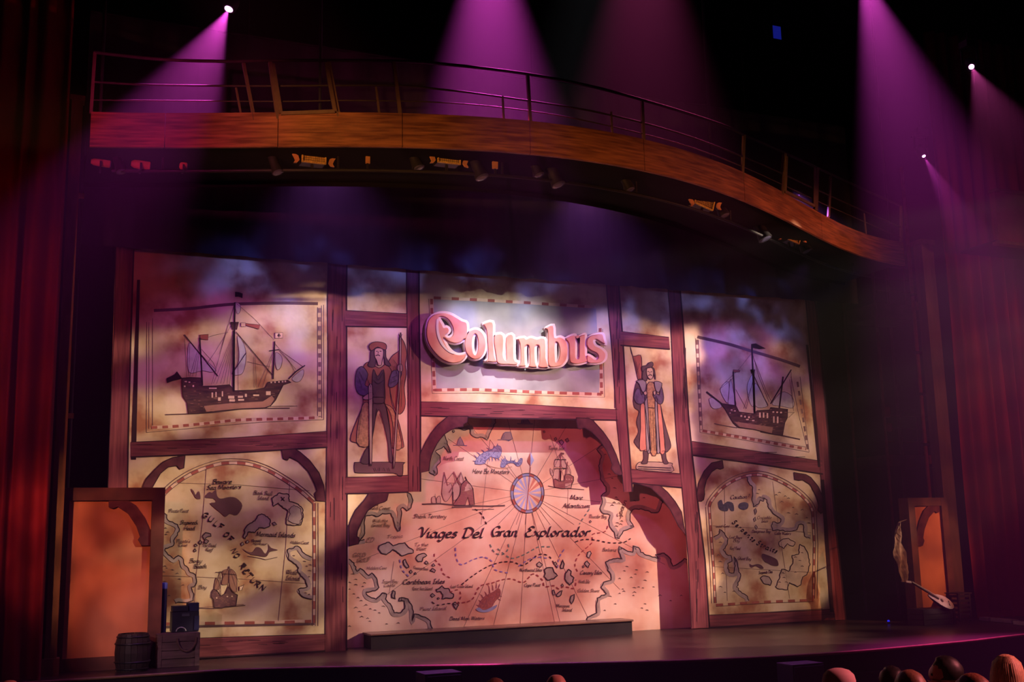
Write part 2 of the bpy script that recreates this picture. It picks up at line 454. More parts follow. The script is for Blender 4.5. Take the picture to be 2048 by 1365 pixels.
# a single-stroke italic alphabet (unit cap height, y up), written with a broad nib
GL = {
 'a': ("42,45 25,55 5,35 6,10 20,0 38,16 46,55|46,55 42,14 50,0 60,8", 60), 'b': ("12,100 6,8|8,38 30,55 46,32 30,2 7,8", 54),
 'c': ("42,44 26,55 6,32 20,0 46,10", 48), 'd': ("42,45 22,55 5,25 20,0 42,20|52,100 42,14 52,0 60,6", 60),
 'e': ("8,27 40,36 30,55 8,40 8,10 25,0 46,12", 48), 'f': ("50,90 36,100 26,70 18,0 8,-30 -4,-26|8,52 42,52", 44),
 'g': ("42,45 25,55 5,35 6,10 20,0 40,18|46,55 40,-10 25,-36 4,-26", 54), 'h': ("14,100 6,0|8,30 30,55 42,40 38,10 48,0 56,7", 58),
 'i': ("6,42 14,55 10,12 20,0 28,8|19,74 22,80", 30), 'k': ("12,100 5,0|42,54 10,26 26,26 48,0", 50), 'l': ("15,100 8,12 18,0 27,8", 28),
 'm': ("10,55 5,0|6,30 25,55 32,40 28,0|29,30 50,55 58,40 54,10 62,0 70,7", 74), 'n': ("10,55 5,0|6,30 28,55 38,40 34,10 44,0 52,7", 56),
 'o': ("26,55 5,30 20,0 42,22 26,55", 48), 'p': ("12,55 0,-36|7,40 30,55 46,32 30,2 7,8", 52), 'r': ("10,55 5,0|6,30 20,52 36,50", 38),
 's': ("38,47 22,55 10,42 32,20 20,0 2,8", 42), 't': ("22,84 12,12 22,0 32,10|2,52 36,52", 34),
 'u': ("10,55 6,15 18,0 36,18 44,55|44,55 40,12 48,0 56,7", 58), 'v': ("5,50 12,55 18,2 42,55", 46), 'w': ("5,55 12,2 32,50 38,2 62,55", 64),
 'x': ("6,55 42,0|44,55 0,0", 46), 'y': ("8,55 8,15 20,2 38,22|44,55 34,-14 20,-36 0,-28", 48), 'z': ("6,55 44,55|44,55 4,0|4,0 46,0", 48), 'q': ("42,45 22,55 5,25 20,0 42,20|46,55 36,-36", 52), 'j': ("14,55 8,-20 -4,-34|19,74 22,80", 28),
 'A': ("-2,0 10,6 44,100|44,100 58,0|16,36 54,36", 66), 'B': ("16,98 10,0|0,92 46,100 52,64 14,54|14,54 60,44 46,2 4,0", 62),
 'C': ("62,78 52,98 24,90 8,48 22,4 46,2 64,20", 66), 'D': ("22,98 12,0|0,88 40,100 70,70 60,16 28,-2 6,8", 74),
 'E': ("60,86 40,100 22,82 40,56|40,56 8,40 16,2 44,0 60,16", 62), 'F': ("20,98 10,0|2,92 62,100|14,52 48,54", 58), 'G': ("64,80 50,100 20,84 8,40 26,0 54,14|34,42 66,44 56,-6", 72),
 'H': ("16,98 6,0|66,100 56,0|10,50 62,50", 72), 'I': ("24,100 12,0|10,98 40,100|0,0 28,0", 34), 'L': ("22,100 10,0|10,0 50,2 58,16", 58),
 'M': ("4,0 16,98|16,98 36,8|36,8 70,100|70,100 72,2", 84), 'N': ("6,0 14,98|14,98 54,2|54,2 64,100", 70), 'O': ("40,100 8,60 24,0 60,40 40,100", 66),
 'P': ("18,98 8,0|2,90 50,100 56,62 16,48", 58), 'R': ("18,98 8,0|2,90 50,100 54,64 16,52|24,52 60,0", 64), 'S': ("56,86 36,100 16,78 48,34 30,0 2,16", 58),
 'T': ("36,98 24,0|2,88 20,98 70,98", 64), 'U': ("12,100 8,24 30,0 56,24|64,100 56,0", 70), 'V': ("-8,78 4,100 22,84 26,2|26,2 66,98", 60), 'W': ("6,100 20,2|20,2 44,98|44,98 54,2|54,2 88,100", 88),
 "'": ("10,100 6,80", 16), '?': ("6,80 24,100 40,76 18,44 16,26|14,4 17,0", 42), ' ': ("", 30)}
SERIF = {'G', 'U', 'L', 'F', 'O', 'N', 'R', 'E', 'T'}

def write(P, text, path, size, w, slant=0.18, ang=0.7, wmin=0.5, track=1.0, stretch=None, caps=False):
    """write text along a pixel-space polyline with its own cap height; fits the length of the path"""
    adv = [GL.get(c, GL['o'])[1] / 100 * size * track + (0.06 * size if caps else 0) for c in text]
    tot = sum(adv)
    segs = []; Lp = 0
    for a, b in zip(path[:-1], path[1:]):
        L = math.hypot(b[0] - a[0], b[1] - a[1]); segs.append((Lp, L, a, b)); Lp += L
    k = Lp / tot
    def at(s):
        for l0, L, a, b in segs:
            if s <= l0 + L or (l0, L, a, b) == segs[-1]:
                t = (s - l0) / L; ux, uy = (b[0] - a[0]) / L, (b[1] - a[1]) / L
                return a[0] + (b[0] - a[0]) * t, a[1] + (b[1] - a[1]) * t, ux, uy
    s0 = 0
    for c, ad in zip(text, adv):
        g = GL.get(c, GL['o'])[0]
        gx, gy, ux, uy = at((s0 + ad / 2) * k) if caps else (0, 0, 1, 0)
        for st in g.split('|'):
            if not st: continue
            pts = [tuple(float(v) / 100 for v in q.split(',')) for q in st.split()]
            pts = catmull(pts, 5) if len(pts) > 2 else [(pts[0][0] + (pts[1][0] - pts[0][0]) * t / 4, pts[0][1] + (pts[1][1] - pts[0][1]) * t / 4) for t in range(5)]
            out = []
            for x, y in pts:
                xx = x * size * track + y * size * slant
                if caps:
                    dx = (xx - ad / 2) * min(k, 1.25); X, Yy, u, v = gx, gy, ux, uy
                    out.append((X + u * dx + v * y * size, Yy + v * dx - u * y * size))
                else:
                    X, Yy, u, v = at((s0 + xx) * k)
                    out.append((X + v * y * size, Yy - u * y * size))
            P.nib(out, w, ang, wmin)
        s0 += ad
    return P
# ------------------------------------------------------------------ the room: stage floor, apron, walls, ceiling
lip = catmull([(-17, -1.9), (-8, -1.95), (-6.4, -2.15), (-4.86, -2.78), (-2.36, -4.05), (0.53, -5.27), (3.33, -5.80), (6.73, -5.60), (9.08, -5.18), (17, -3.8)], 8)
n = len(lip)
mb = MB()
mb.prism([Vector((x, y, -0.06)) for x, y in lip] + [Vector((17, 9, -0.06)), Vector((-17, 9, -0.06))], (0, 0, 0.06))
mb.build('floor', M_floor, kind='structure')
mb = MB()
for (a, b) in zip(lip[:-1], lip[1:]):
    mb.add([(a[0], a[1], -1.3), (b[0], b[1], -1.3), (b[0], b[1], -0.06), (a[0], a[1], -0.06)], [(0, 1, 2, 3)], True)
mb.build('wall_apron', M_apron, kind='structure')
mb = MB()
mb.tube([(x, y - 0.012, -0.025) for x, y in lip], 0.028, 6)
mb.build('trim_1', M_floorline, kind='structure')
mb = MB()
mb.tube([(x, y - 0.03, -0.42) for x, y in lip], 0.022, 6)
mb.build('trim_2', M_apron, kind='structure')
MB().box((0, -8.5, -1.35), (34, 10, 0.1)).build('floor_pit', M_apron, kind='structure')
MB().box((0, -21.5, 0.03), (34, 17, 0.1)).build('floor_auditorium', M_apron, kind='structure')
MB().box((0, 9.1, 10), (34.2, 0.2, 24)).build('wall_back', M_black, kind='structure')
MB().box((-17.1, -10, 10), (0.2, 40, 24)).build('wall_left', M_black, kind='structure')
MB().box((17.1, -10, 10), (0.2, 40, 24)).build('wall_right', M_black, kind='structure')
MB().box((0, -10, 22.1), (34.4, 40, 0.2)).build('ceiling', M_black, kind='structure')

def curtain(name, x0, x1, y, z0, z1, folds, amp, material, label, seed=1, flare=0.0):
    rn = random.Random(seed); N = folds * 8; mb = MB(); R = 16
    ph = [rn.uniform(-0.5, 0.5) for _ in range(folds + 2)]; am = [rn.uniform(0.55, 1.2) for _ in range(folds + 2)]
    vs = []
    for j in range(R + 1):
        z = z0 + (z1 - z0) * j / R
        for i in range(N + 1):
            t = i / N; k = t * folds; f = int(min(k, folds - 1))
            a = am[f] * (1 - (k - f)) + am[f + 1] * (k - f)
            x = x0 + (x1 - x0) * t + 0.05 * math.sin(k * 2 * math.pi * 0.5 + ph[f]) + flare * (1 - j / R) * (t - 0.5)
            yy = y + amp * a * math.sin(k * 2 * math.pi + 0.4 * math.sin(j * 0.5 + f))
            vs.append((x, yy, z))
    fs = [(j * (N + 1) + i, j * (N + 1) + i + 1, (j + 1) * (N + 1) + i + 1, (j + 1) * (N + 1) + i) for j in range(R) for i in range(N)]
    root = empty(name, ((x0 + x1) / 2, y, z0), label, 'curtain')
    mb.add(vs, fs, True)
    c = mb.build('drape', material, root)
    hem = MB().add([(vs[i][0], vs[i][1] - 0.012, z0 + dz) for dz in (0.0, 0.16) for i in range(N + 1)], [(i, i + 1, N + 2 + i, N + 1 + i) for i in range(N)], True)
    hem.build('hem', M_velvet, root)
    return root
xl = atY(143, 210, -1.9).x
curtain('stage_curtain', -14.5, xl - 0.02, -1.75, 0.0, 15.5, 13, 0.13, M_velvet, 'dark red pleated stage curtain beside the gilded post', 3)
xr = atY(1905, 700, -1.7).x
curtain('stage_curtain', xr, xr + 5.2, -1.7, 0.0, 15.5, 13, 0.14, M_velvetR, 'dark red pleated stage curtain beside the brown column and side tower', 5)

# gilded proscenium post and black pole with two orange tags (left)
def post_between(name, pa, pb, Y, wpx, depth, material, label, cat, z0=0.0, z1=None):
    """upright with its foot on the stage; width in metres"""
    a = atY(*pa, Y); b = atY(*pb, Y); x = (a.x + b.x) / 2
    zt = z1 if z1 else max(a.z, b.z)
    root = empty(name, (x, Y, z0), label, cat)
    return root, x, zt
root, x, zt = post_between('proscenium_post', (155, 210), (118, 950), -1.25, 24, 0.2, M_gold, 'tall gilded proscenium post beside the dark red curtain', 'post')
zt = atY(155, 205, -1.25).z
MB().box((x, -1.25, zt / 2 + 0.15), (0.20, 0.20, zt - 0.3)).build('shaft', M_gold, root)
MB().box((x, -1.25, 0.15), (0.30, 0.30, 0.30)).build('plinth', M_gold, root)
MB().box((x, -1.25, zt + 0.05), (0.27, 0.27, 0.10)).build('cap', M_gold, root)
root, x, zt = post_between('cable_pole', (164, 400), (134, 900), -0.45, 10, 0.1, M_blackmetal, 'thin black upright pole carrying two small orange tags', 'pole')
MB().tube([(x, -0.45, 0.0), (x, -0.45, 11.0)], 0.045, 10).build('tube', M_blackmetal, root)
MB().lathe((x, -0.45, 0), [(0.13, 0), (0.13, 0.03), (0.06, 0.05), (0.06, 0.12)], 16).build('foot', M_blackmetal, root)
M_tag = mat('orange_tag', (0.75, 0.33, 0.10), 0.6, 0.1, 8)
for (px, py) in ((154, 391), (130, 832)):
    p = atY(px, py, -0.52)
    MB().box((x - 0.02, -0.52, p.z), (0.16, 0.035, 0.10)).build('tag', M_tag, root, label='small orange tag')

# brown column (right)
xb = atY(1868, 740, -1.3).x; zt = atY(1850, 492, -1.3).z
root = empty('wooden_column', (xb, -1.3, 0), 'broad brown wooden column between the side tower and the red curtain', 'column')
MB().box((xb, -1.3, zt / 2 + 0.2), (0.40, 0.30, zt - 0.4)).build('shaft', M_brownpost, root)
MB().box((xb, -1.3, 0.2), (0.50, 0.40, 0.40)).build('plinth', M_brownpost, root)
MB().box((xb, -1.3, zt + 0.06), (0.48, 0.38, 0.12)).build('capital', M_brownpost, root)

# house box with its red parapet at the right
p0 = atY(1985, 385, -3.4); p1 = atY(2075, 492, -3.4)
root = empty('house_box', (p0.x + 1.6, -3.4, p1.z), 'dark red parapet of a house box high beside the right curtain', 'balcony')
M_box = mat('box_red', (0.12, 0.012, 0.018), 0.7, 0.2, 3)
MB().box((p0.x + 1.6, -3.4, (p0.z + p1.z) / 2), (3.2, 0.12, p0.z - p1.z)).build('parapet', M_box, root)
MB().box((p0.x + 1.6, -3.44, p0.z + 0.03), (3.3, 0.26, 0.07)).build('handrail', M_brownpost, root)
MB().box((p0.x + 1.6, -3.40, p1.z - 0.04), (3.3, 0.22, 0.08)).build('ledge', M_brownpost, root)
MB().box((p0.x + 1.6, -2.8, p1.z + 0.02), (3.2, 1.2, 0.06)).build('box_floor', M_black, root)
# ------------------------------------------------------------------ painted portal drop (flat cloth, everything on it is print)
PY = 0.0
def P_(): return Paint(PY)
portal = empty('painted_portal', (0, PY, 0), 'painted cloth portal of timber beams framing ship, statue and map panels', 'backdrop')
BR = dict(
 b1=T('B', (365, 95), (357, 172), (335, 180), (315, 158), (262, 166), (215, 205), (182, 262), (165, 292), (105, 292), (128, 240), (178, 185), (232, 135), (290, 108)),
 b2=T('B', (950, 62), (960, 115), (985, 125), (1000, 106), (1052, 132), (1112, 192), (1150, 268), (1165, 310), (1150, 328), (1160, 370), (1217, 375), (1207, 280), (1177, 200), (1120, 125), (1062, 75), (1030, 55)),
 b3=T('J', (480, 15), (470, 75), (435, 95), (430, 120), (370, 125), (300, 158), (250, 190), (205, 240), (170, 290), (120, 390), (98, 480), (90, 560), (0, 582), (0, 400), (20, 350), (60, 270), (110, 185), (180, 100), (250, 40), (285, 12)),
 b4=T('J', (1560, 30), (1575, 130), (1600, 145), (1640, 130), (1710, 170), (1800, 260), (1870, 370), (1900, 440), (1920, 500), (1910, 540), (1950, 590), (2000, 605), (2022, 590), (1995, 500), (1960, 400), (1900, 270), (1830, 170), (1730, 60), (1690, 36)),
 b5=T('H', (85, 532), (175, 510), (182, 455), (160, 440), (165, 390), (210, 290), (260, 200), (340, 140), (420, 115), (440, 100), (462, 28), (275, 32), (230, 100), (150, 190), (110, 270), (85, 340)),
 b6=T('F', (222, 286), (400, 306), (450, 350), (500, 410), (542, 480), (556, 560), (571, 634), (522, 575), (470, 470), (412, 390), (340, 322), (270, 298)),
 b7=T('F', (815, 138), (822, 190), (800, 197), (780, 190), (742, 215), (708, 270), (694, 330), (697, 365), (690, 400), (675, 410), (650, 410), (645, 360), (657, 290), (692, 210), (742, 155)),
 b8=T('F', (1290, 218), (1295, 265), (1320, 272), (1350, 268), (1400, 300), (1440, 380), (1457, 440), (1450, 470), (1470, 492), (1487, 482), (1482, 380), (1452, 310), (1402, 250), (1370, 232)))
TOPY = 478
outer = [(205, 1318), (232, TOPY), (1612, TOPY), (1632, 600), (1659, 933), (1692, 1240), (1383, 1258)]
hole = (T('F', (571, 634), (522, 575), (470, 470), (412, 390), (340, 322), (270, 298)) + [(1267, 967), (1265, 984), (1248, 985), (1244, 950)]
        + T('J', (1950, 590), (1910, 540), (1920, 500), (1900, 440), (1870, 370), (1800, 260), (1710, 170), (1640, 130), (1600, 145), (1575, 130), (1560, 38))
        + [(1006, 837), (936, 834)] + T('J', (470, 75), (435, 95), (430, 120), (370, 125), (300, 158), (250, 190), (205, 240), (170, 290), (120, 390), (98, 480), (90, 560), (2, 582))
        + [(842, 985), (778, 986)] + T('H', (440, 100), (420, 115), (340, 140), (260, 200), (210, 290), (165, 390), (160, 440), (182, 455), (175, 510), (85, 532)) + [(694, 1303)])
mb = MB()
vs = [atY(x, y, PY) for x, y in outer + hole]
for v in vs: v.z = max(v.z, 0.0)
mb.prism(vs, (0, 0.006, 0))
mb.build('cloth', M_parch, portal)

# added dark drape over the portal's head, so the cloth fades into darkness
M_border = mat('added_drape_cloth', (0.045, 0.040, 0.050), 0.95, 0.3, 2, (1, 1, .2), spec=0.02)
bd = empty('added_dark_drape', (0, -0.28, 8.1), 'added black drape that darkens the top of the painted portal', 'curtain')
mb = MB(); NB = 160
vsb = [(-9.6 + 19.2 * i / NB, -0.28 + .045 * math.sin(i * 0.9) + .02 * math.sin(i * 2.3), z) for z in (8.1, 9.5, 13.0) for i in range(NB + 1)]
mb.add(vsb, [(j * (NB + 1) + i, j * (NB + 1) + i + 1, (j + 1) * (NB + 1) + i + 1, (j + 1) * (NB + 1) + i) for j in (0, 1) for i in range(NB)], True)
mb.build('drape', M_border, bd)
MB().tube([(-9.6, -0.28, 13.02), (9.6, -0.28, 13.02)], 0.03, 8).build('batten', M_blackmetal, bd)
for x_ in (-6.4, 0.3, 6.4): MB().tube([(x_, -0.28, 13.0), (x_, -0.28, 21.98)], 0.012, 6).build('lift_line', M_blackmetal, bd)

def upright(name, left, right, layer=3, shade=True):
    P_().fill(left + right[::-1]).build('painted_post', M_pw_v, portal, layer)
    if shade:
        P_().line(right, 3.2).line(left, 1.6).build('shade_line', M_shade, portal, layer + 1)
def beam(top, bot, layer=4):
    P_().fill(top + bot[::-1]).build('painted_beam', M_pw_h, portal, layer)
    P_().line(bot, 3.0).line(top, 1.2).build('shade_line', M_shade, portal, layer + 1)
floorY = lambda x: 1303 - 0.0619 * (x - 690)
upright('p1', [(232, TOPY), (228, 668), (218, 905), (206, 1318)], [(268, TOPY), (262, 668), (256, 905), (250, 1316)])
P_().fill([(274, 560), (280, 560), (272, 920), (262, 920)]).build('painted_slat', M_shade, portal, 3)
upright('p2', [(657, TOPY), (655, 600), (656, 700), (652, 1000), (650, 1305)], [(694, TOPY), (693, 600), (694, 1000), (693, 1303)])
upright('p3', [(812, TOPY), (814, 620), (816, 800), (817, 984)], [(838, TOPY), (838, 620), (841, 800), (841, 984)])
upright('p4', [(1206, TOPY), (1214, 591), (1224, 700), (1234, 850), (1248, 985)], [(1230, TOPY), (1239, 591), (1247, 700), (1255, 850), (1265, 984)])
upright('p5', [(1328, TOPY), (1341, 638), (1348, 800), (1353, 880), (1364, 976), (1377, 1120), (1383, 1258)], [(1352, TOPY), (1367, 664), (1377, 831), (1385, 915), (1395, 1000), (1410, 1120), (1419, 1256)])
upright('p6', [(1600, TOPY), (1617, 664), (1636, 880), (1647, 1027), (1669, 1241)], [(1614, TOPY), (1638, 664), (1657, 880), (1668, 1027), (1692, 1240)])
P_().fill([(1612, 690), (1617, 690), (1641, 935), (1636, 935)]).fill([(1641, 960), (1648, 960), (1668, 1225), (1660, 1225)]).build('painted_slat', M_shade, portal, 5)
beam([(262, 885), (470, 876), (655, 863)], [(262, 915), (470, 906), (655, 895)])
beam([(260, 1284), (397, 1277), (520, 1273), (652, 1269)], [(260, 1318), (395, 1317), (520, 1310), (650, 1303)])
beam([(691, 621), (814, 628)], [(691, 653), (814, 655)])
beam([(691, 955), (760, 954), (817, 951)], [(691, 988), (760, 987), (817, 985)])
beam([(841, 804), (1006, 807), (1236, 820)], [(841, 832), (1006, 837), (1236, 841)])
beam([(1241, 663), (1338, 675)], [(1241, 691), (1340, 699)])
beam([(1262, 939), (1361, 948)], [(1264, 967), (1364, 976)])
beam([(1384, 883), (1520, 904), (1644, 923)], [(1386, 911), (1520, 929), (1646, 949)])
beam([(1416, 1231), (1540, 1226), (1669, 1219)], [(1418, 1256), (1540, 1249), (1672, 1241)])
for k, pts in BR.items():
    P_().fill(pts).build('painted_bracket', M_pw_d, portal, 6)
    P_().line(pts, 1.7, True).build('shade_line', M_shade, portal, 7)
# hand-painted grain knots on the uprights and beams
kn = P_()
rn = random.Random(4)
for (x0, y0, x1, y1) in [(660, 560, 688, 1290), (818, 640, 838, 970), (1226, 640, 1240, 800), (1366, 700, 1372, 860), (1390, 1020, 1398, 1240), (280, 890, 640, 905), (850, 812, 1220, 828), (1400, 894, 1600, 918), (300, 1290, 640, 1300)]:
    for _ in range(14):
        x = rn.uniform(x0, x1); y = rn.uniform(y0, y1)
        if x1 - x0 > y1 - y0: y += (x - x0) / (x1 - x0) * (-14 if x1 < 700 else 12); kn.line([(x - rn.uniform(6, 16), y), (x + rn.uniform(6, 16), y)], 1.0)
        else: kn.line([(x, y - rn.uniform(8, 26)), (x, y + rn.uniform(8, 26))], 1.0)
kn.build('wood_grain', M_shade, portal, 5, kind='stuff')

def checker(parent, path, w, on, off, layer=3, edge=1.1, cream=True):
    """double rule with red and cream blocks between"""
    if cream: P_().line(path, w).build('border_band', M_cream, parent, layer)
    P_().dash(path, w, on, off).each('border_block', M_redsq, parent, layer + 1)
    def off_(d):
        out = []
        for i in range(len(path)):
            a = path[max(i - 1, 0)]; b = path[min(i + 1, len(path) - 1)]
            dx, dy = b[0] - a[0], b[1] - a[1]; L = math.hypot(dx, dy) + 1e-9
            out.append((path[i][0] - dy / L * d, path[i][1] + dx / L * d))
        return out
    R_ = P_()
    for d in (-w / 2, w / 2, -w / 2 - 5): R_.line(off_(d), edge)
    R_.build('border_rule', M_inkmid, parent, layer + 2)

def inside(pt, poly):
    x, y = pt; c_ = False
    for i in range(len(poly)):
        (x1, y1), (x2, y2) = poly[i - 1], poly[i]
        if (y1 > y) != (y2 > y) and x < (x2 - x1) * (y - y1) / (y2 - y1) + x1: c_ = not c_
    return c_
def scribble(parent, poly, m_, Y, layer, n_, w, name, slope=0.0, L=7.0, curl=0.0):
    """pen hatching kept inside an outline"""
    rn = random.Random(int(poly[0][0] * 7 + poly[0][1])); q = Paint(Y)
    xs_ = [p[0] for p in poly]; ys_ = [p[1] for p in poly]
    for _ in range(n_ * 6):
        x, y = rn.uniform(min(xs_), max(xs_)), rn.uniform(min(ys_), max(ys_)); l_ = L * rn.uniform(.4, 1)
        a = (x - l_ / 2, y - slope * l_ / 2); b = (x + l_ / 2, y + slope * l_ / 2); m2 = (x, y - curl * l_)
        if inside(a, poly) and inside(b, poly) and inside(m2, poly):
            q.line([a, m2, b], [w * .5, w, w * .5]); n_ -= 1
            if n_ <= 0: break
    if q.q: q.build(name, m_, parent, layer, kind='stuff')
def ship(parent, c, hull, low, masts, sails, rig, yards, flags, sea, windows, k=1.0, mh=None, ms=None, ml=None, layer=4):
    P_q = lambda: Paint(parent.get('plane', PY))
    for s_ in sails:
        pts = catmull(T(c, *s_), 4, True)
        P_q().fill(pts).build('sail', ms or M_sail, parent, layer)
        P_q().line(pts, 0.9 * k, True).build('sail_edge', M_inkmid, parent, layer + 1)
    if rig:
        r_ = P_q()
        for s_ in rig: r_.line(T(c, *s_), 0.7 * k)
        r_.build('rigging', M_inkmid, parent, layer + 1, kind='stuff')
    hp = T(c, *hull)
    P_q().fill(hp).build('hull', mh or M_hull, parent, layer + 2)
    P_q().line(hp, 1.3 * k, True).build('hull_outline', M_ink, parent, layer + 4)
    scribble(parent, hp, M_hulllow, parent.get('plane', PY), layer + 3, 46, 0.8 * k, 'hull_planking')
    if low: P_q().fill(T(c, *low)).build('hull_strake', ml or M_hulllow, parent, layer + 3)
    for a, b, w in masts: P_q().line(T(c, a, b), w * k).build('mast', mh or M_ink, parent, layer + 3)
    for s_, w in yards: P_q().line(T(c, *s_), w * k).build('yard', M_ink, parent, layer + 3)
    for s_, m_ in flags:
        P_q().fill(T(c, *s_)).build('flag', m_, parent, layer + 3)
        P_q().line(T(c, *s_), 0.8 * k, True).build('flag_edge', M_ink, parent, layer + 4)
    if windows:
        w_ = P_q()
        for (x, y, a, b) in windows: w_.fill(T(c, (x, y), (x + a, y), (x + a, y + b), (x, y + b)))
        w_.build('gun_port', ml or M_cream, parent, layer + 4, kind='stuff')
    if sea:
        s2 = P_q()
        for s_, w in sea: s2.line(T(c, *s_), w * k)
        s2.build('water_line', M_inkmid, parent, layer + 1)

# ---- left ship panel
sp = empty('ship_panel', (0, 0, 0)); sp.parent = portal
p = T('A', (360, 240), (1050, 190), (1740, 185), (1740, 1092), (1200, 1105), (820, 1140), (360, 1192))
q = P_()
q.line(T('A', (365, 330), (362, 1192)), 1.0).line(T('A', (410, 300), (410, 1140)), 1.0).line(T('A', (362, 1192), (820, 1150), (1250, 1112), (1742, 1092)), 1.0)
q.line(T('A', (1697, 215), (1697, 1065)), 1.2).line(T('A', (1728, 200), (1730, 1080)), 1.2).line(T('A', (1745, 195), (1745, 1092)), 1.0).line(T('A', (382, 330), (382, 1165)), 0.8)
q.build('border_rule', M_inkmid, sp, 2)
P_().line(catmull(T('A', (420, 240), (700, 225), (850, 208), (1050, 190), (1400, 182), (1700, 186))), 6).build('top_border', M_inkmid, sp, 2)
path = catmull(T('A', (402, 1153), (600, 1143), (880, 1115), (1090, 1094), (1400, 1086), (1700, 1076)))
P_().line(path, 6.5).build('border_band', M_cream, sp, 2)
P_().dash(path, 5.5, 11.5, 9.5).each('border_block', M_redsq, sp, 3)
P_().dash(T('A', (1713, 220), (1714, 1070)), 5, 9, 9).each('border_block', M_inkfaint, sp, 3)
ship(sp, 'A',
 hull=[(640, 768), (700, 762), (785, 765), (800, 830), (900, 828), (1010, 818), (1050, 865), (1200, 860), (1290, 842), (1310, 800), (1465, 783), (1492, 800), (1430, 820), (1400, 880), (1370, 940), (1330, 985), (1290, 1000), (1100, 1008), (900, 1028), (770, 1045), (690, 1045), (680, 960), (648, 910), (640, 830)],
 low=[(810, 985), (1000, 965), (1270, 950), (1340, 905), (1360, 930), (1330, 980), (1285, 996), (1100, 1004), (830, 1030)],
 masts=[((1052, 175), (1042, 875), 3.2), ((1362, 480), (1350, 775), 3.0), ((778, 450), (800, 825), 2.8), ((1045, 400), (1042, 870), 4.6)],
 yards=[([(658, 428), (920, 752)], 2.0), ([(1320, 555), (1395, 545)], 2.0), ([(1030, 735), (1140, 570)], 1.4), ([(1470, 775), (1530, 715), (1600, 668)], 2.2), ([(1060, 405), (1345, 742)], 1.5)],
 sails=[[(695, 495), (760, 550), (840, 640), (905, 705), (870, 722), (800, 710), (690, 715)], [(1072, 440), (1112, 480), (1137, 560), (1135, 650), (1105, 735), (1028, 735), (1078, 650), (1085, 560)], [(1370, 570), (1410, 588), (1422, 630), (1410, 680), (1385, 702), (1370, 660)], [(1500, 765), (1580, 700), (1588, 740), (1560, 790), (1520, 795)], [(1050, 180), (1090, 190), (1095, 240), (1070, 265)]],
 rig=[[(1050, 180), (870, 815)], [(1048, 200), (930, 580)], [(1042, 410), (885, 810)], [(1042, 420), (910, 810)], [(1042, 430), (940, 810)], [(1042, 440), (965, 810)], [(1042, 450), (990, 812)], [(1042, 460), (1012, 815)], [(1060, 180), (1200, 300), (1360, 470)], [(660, 430), (676, 762)], [(702, 490), (690, 752)], [(775, 500), (700, 755)], [(776, 510), (722, 755)], [(778, 520), (748, 757)], [(790, 540), (880, 640), (905, 690)], [(1355, 550), (1232, 840)], [(1355, 560), (1268, 838)], [(1210, 590), (1222, 842)], [(1198, 600), (1205, 842)], [(1390, 540), (1590, 682)], [(1395, 550), (1530, 700)], [(1360, 490), (1480, 640), (1520, 720)], [(775, 470), (900, 430), (1000, 410)], [(1040, 330), (900, 560), (830, 660)], [(1150, 640), (1330, 680)], [(1080, 860), (1070, 470)]],
 flags=[([(1055, 95), (1085, 98), (1112, 108), (1110, 142), (1080, 130), (1055, 132)], M_shade), ([(780, 430), (845, 425), (842, 470), (785, 462)], M_redsq), ([(1366, 415), (1426, 412), (1426, 455), (1366, 458)], M_cream), ([(1100, 335), (1136, 335), (1136, 366), (1100, 366)], M_cream), ([(1136, 340), (1250, 352), (1240, 385), (1136, 356)], M_redsq), ([(1018, 330), (1082, 330), (1068, 388), (1032, 388)], M_hull), ([(520, 770), (580, 740), (600, 715), (640, 770), (560, 790), (525, 805)], M_shade), ([(1385, 430), (1408, 430), (1408, 440), (1385, 440)], M_ink), ([(1392, 420), (1400, 420), (1400, 450), (1392, 450)], M_ink)],
 sea=[([(510, 1053), (690, 1047), (900, 1035), (1090, 1010), (1300, 1003), (1480, 1002)], 2.2), ([(1200, 990), (1540, 985)], 1.0)],
 windows=[(660, 790, 18, 9), (690, 795, 14, 8), (722, 822, 12, 14), (1000, 905, 48, 22), (1008, 932, 44, 18), (1075, 905, 40, 16), (1078, 930, 46, 14), (1195, 895, 46, 12), (1130, 890, 16, 24), (920, 918, 22, 26), (1330, 795, 12, 12), (1360, 793, 12, 12), (1390, 791, 12, 12), (1418, 789, 12, 12), (1440, 787, 12, 12), (850, 842, 60, 9), (1295, 870, 36, 30), (655, 825, 12, 12), (870, 880, 12, 40), (900, 876, 10, 40), (950, 870, 10, 40)])
# ---- right ship panel
sp = empty('ship_panel', (0, 0, 0)); sp.parent = portal
q = P_()
q.line(T('E', (745, 300), (780, 1035), (1180, 1105), (1630, 1190)), 1.0).line(T('E', (768, 310), (800, 1012), (1200, 1080), (1608, 1150)), 1.0).line(T('E', (1490, 600), (1550, 900), (1612, 1150)), 1.0).line(T('E', (1560, 600), (1632, 1190)), 1.0)
q.build('border_rule', M_inkmid, sp, 2)
P_().line(catmull(T('E', (760, 290), (1000, 345), (1180, 400), (1400, 465), (1560, 520))), 6).build('top_border', M_inkmid, sp, 2)
path = T('E', (800, 1022), (1200, 1092), (1608, 1165))
P_().line(path, 5.5).build('border_band', M_cream, sp, 2)
P_().dash(path, 5, 9, 7).each('border_block', M_redsq, sp, 3)
P_().dash(T('E', (757, 310), (788, 1015)), 4, 10, 8).each('border_block', M_inkfaint, sp, 3)
P_().dash(T('E', (1540, 640), (1622, 1170)), 4, 10, 8).each('border_block', M_inkfaint, sp, 3)
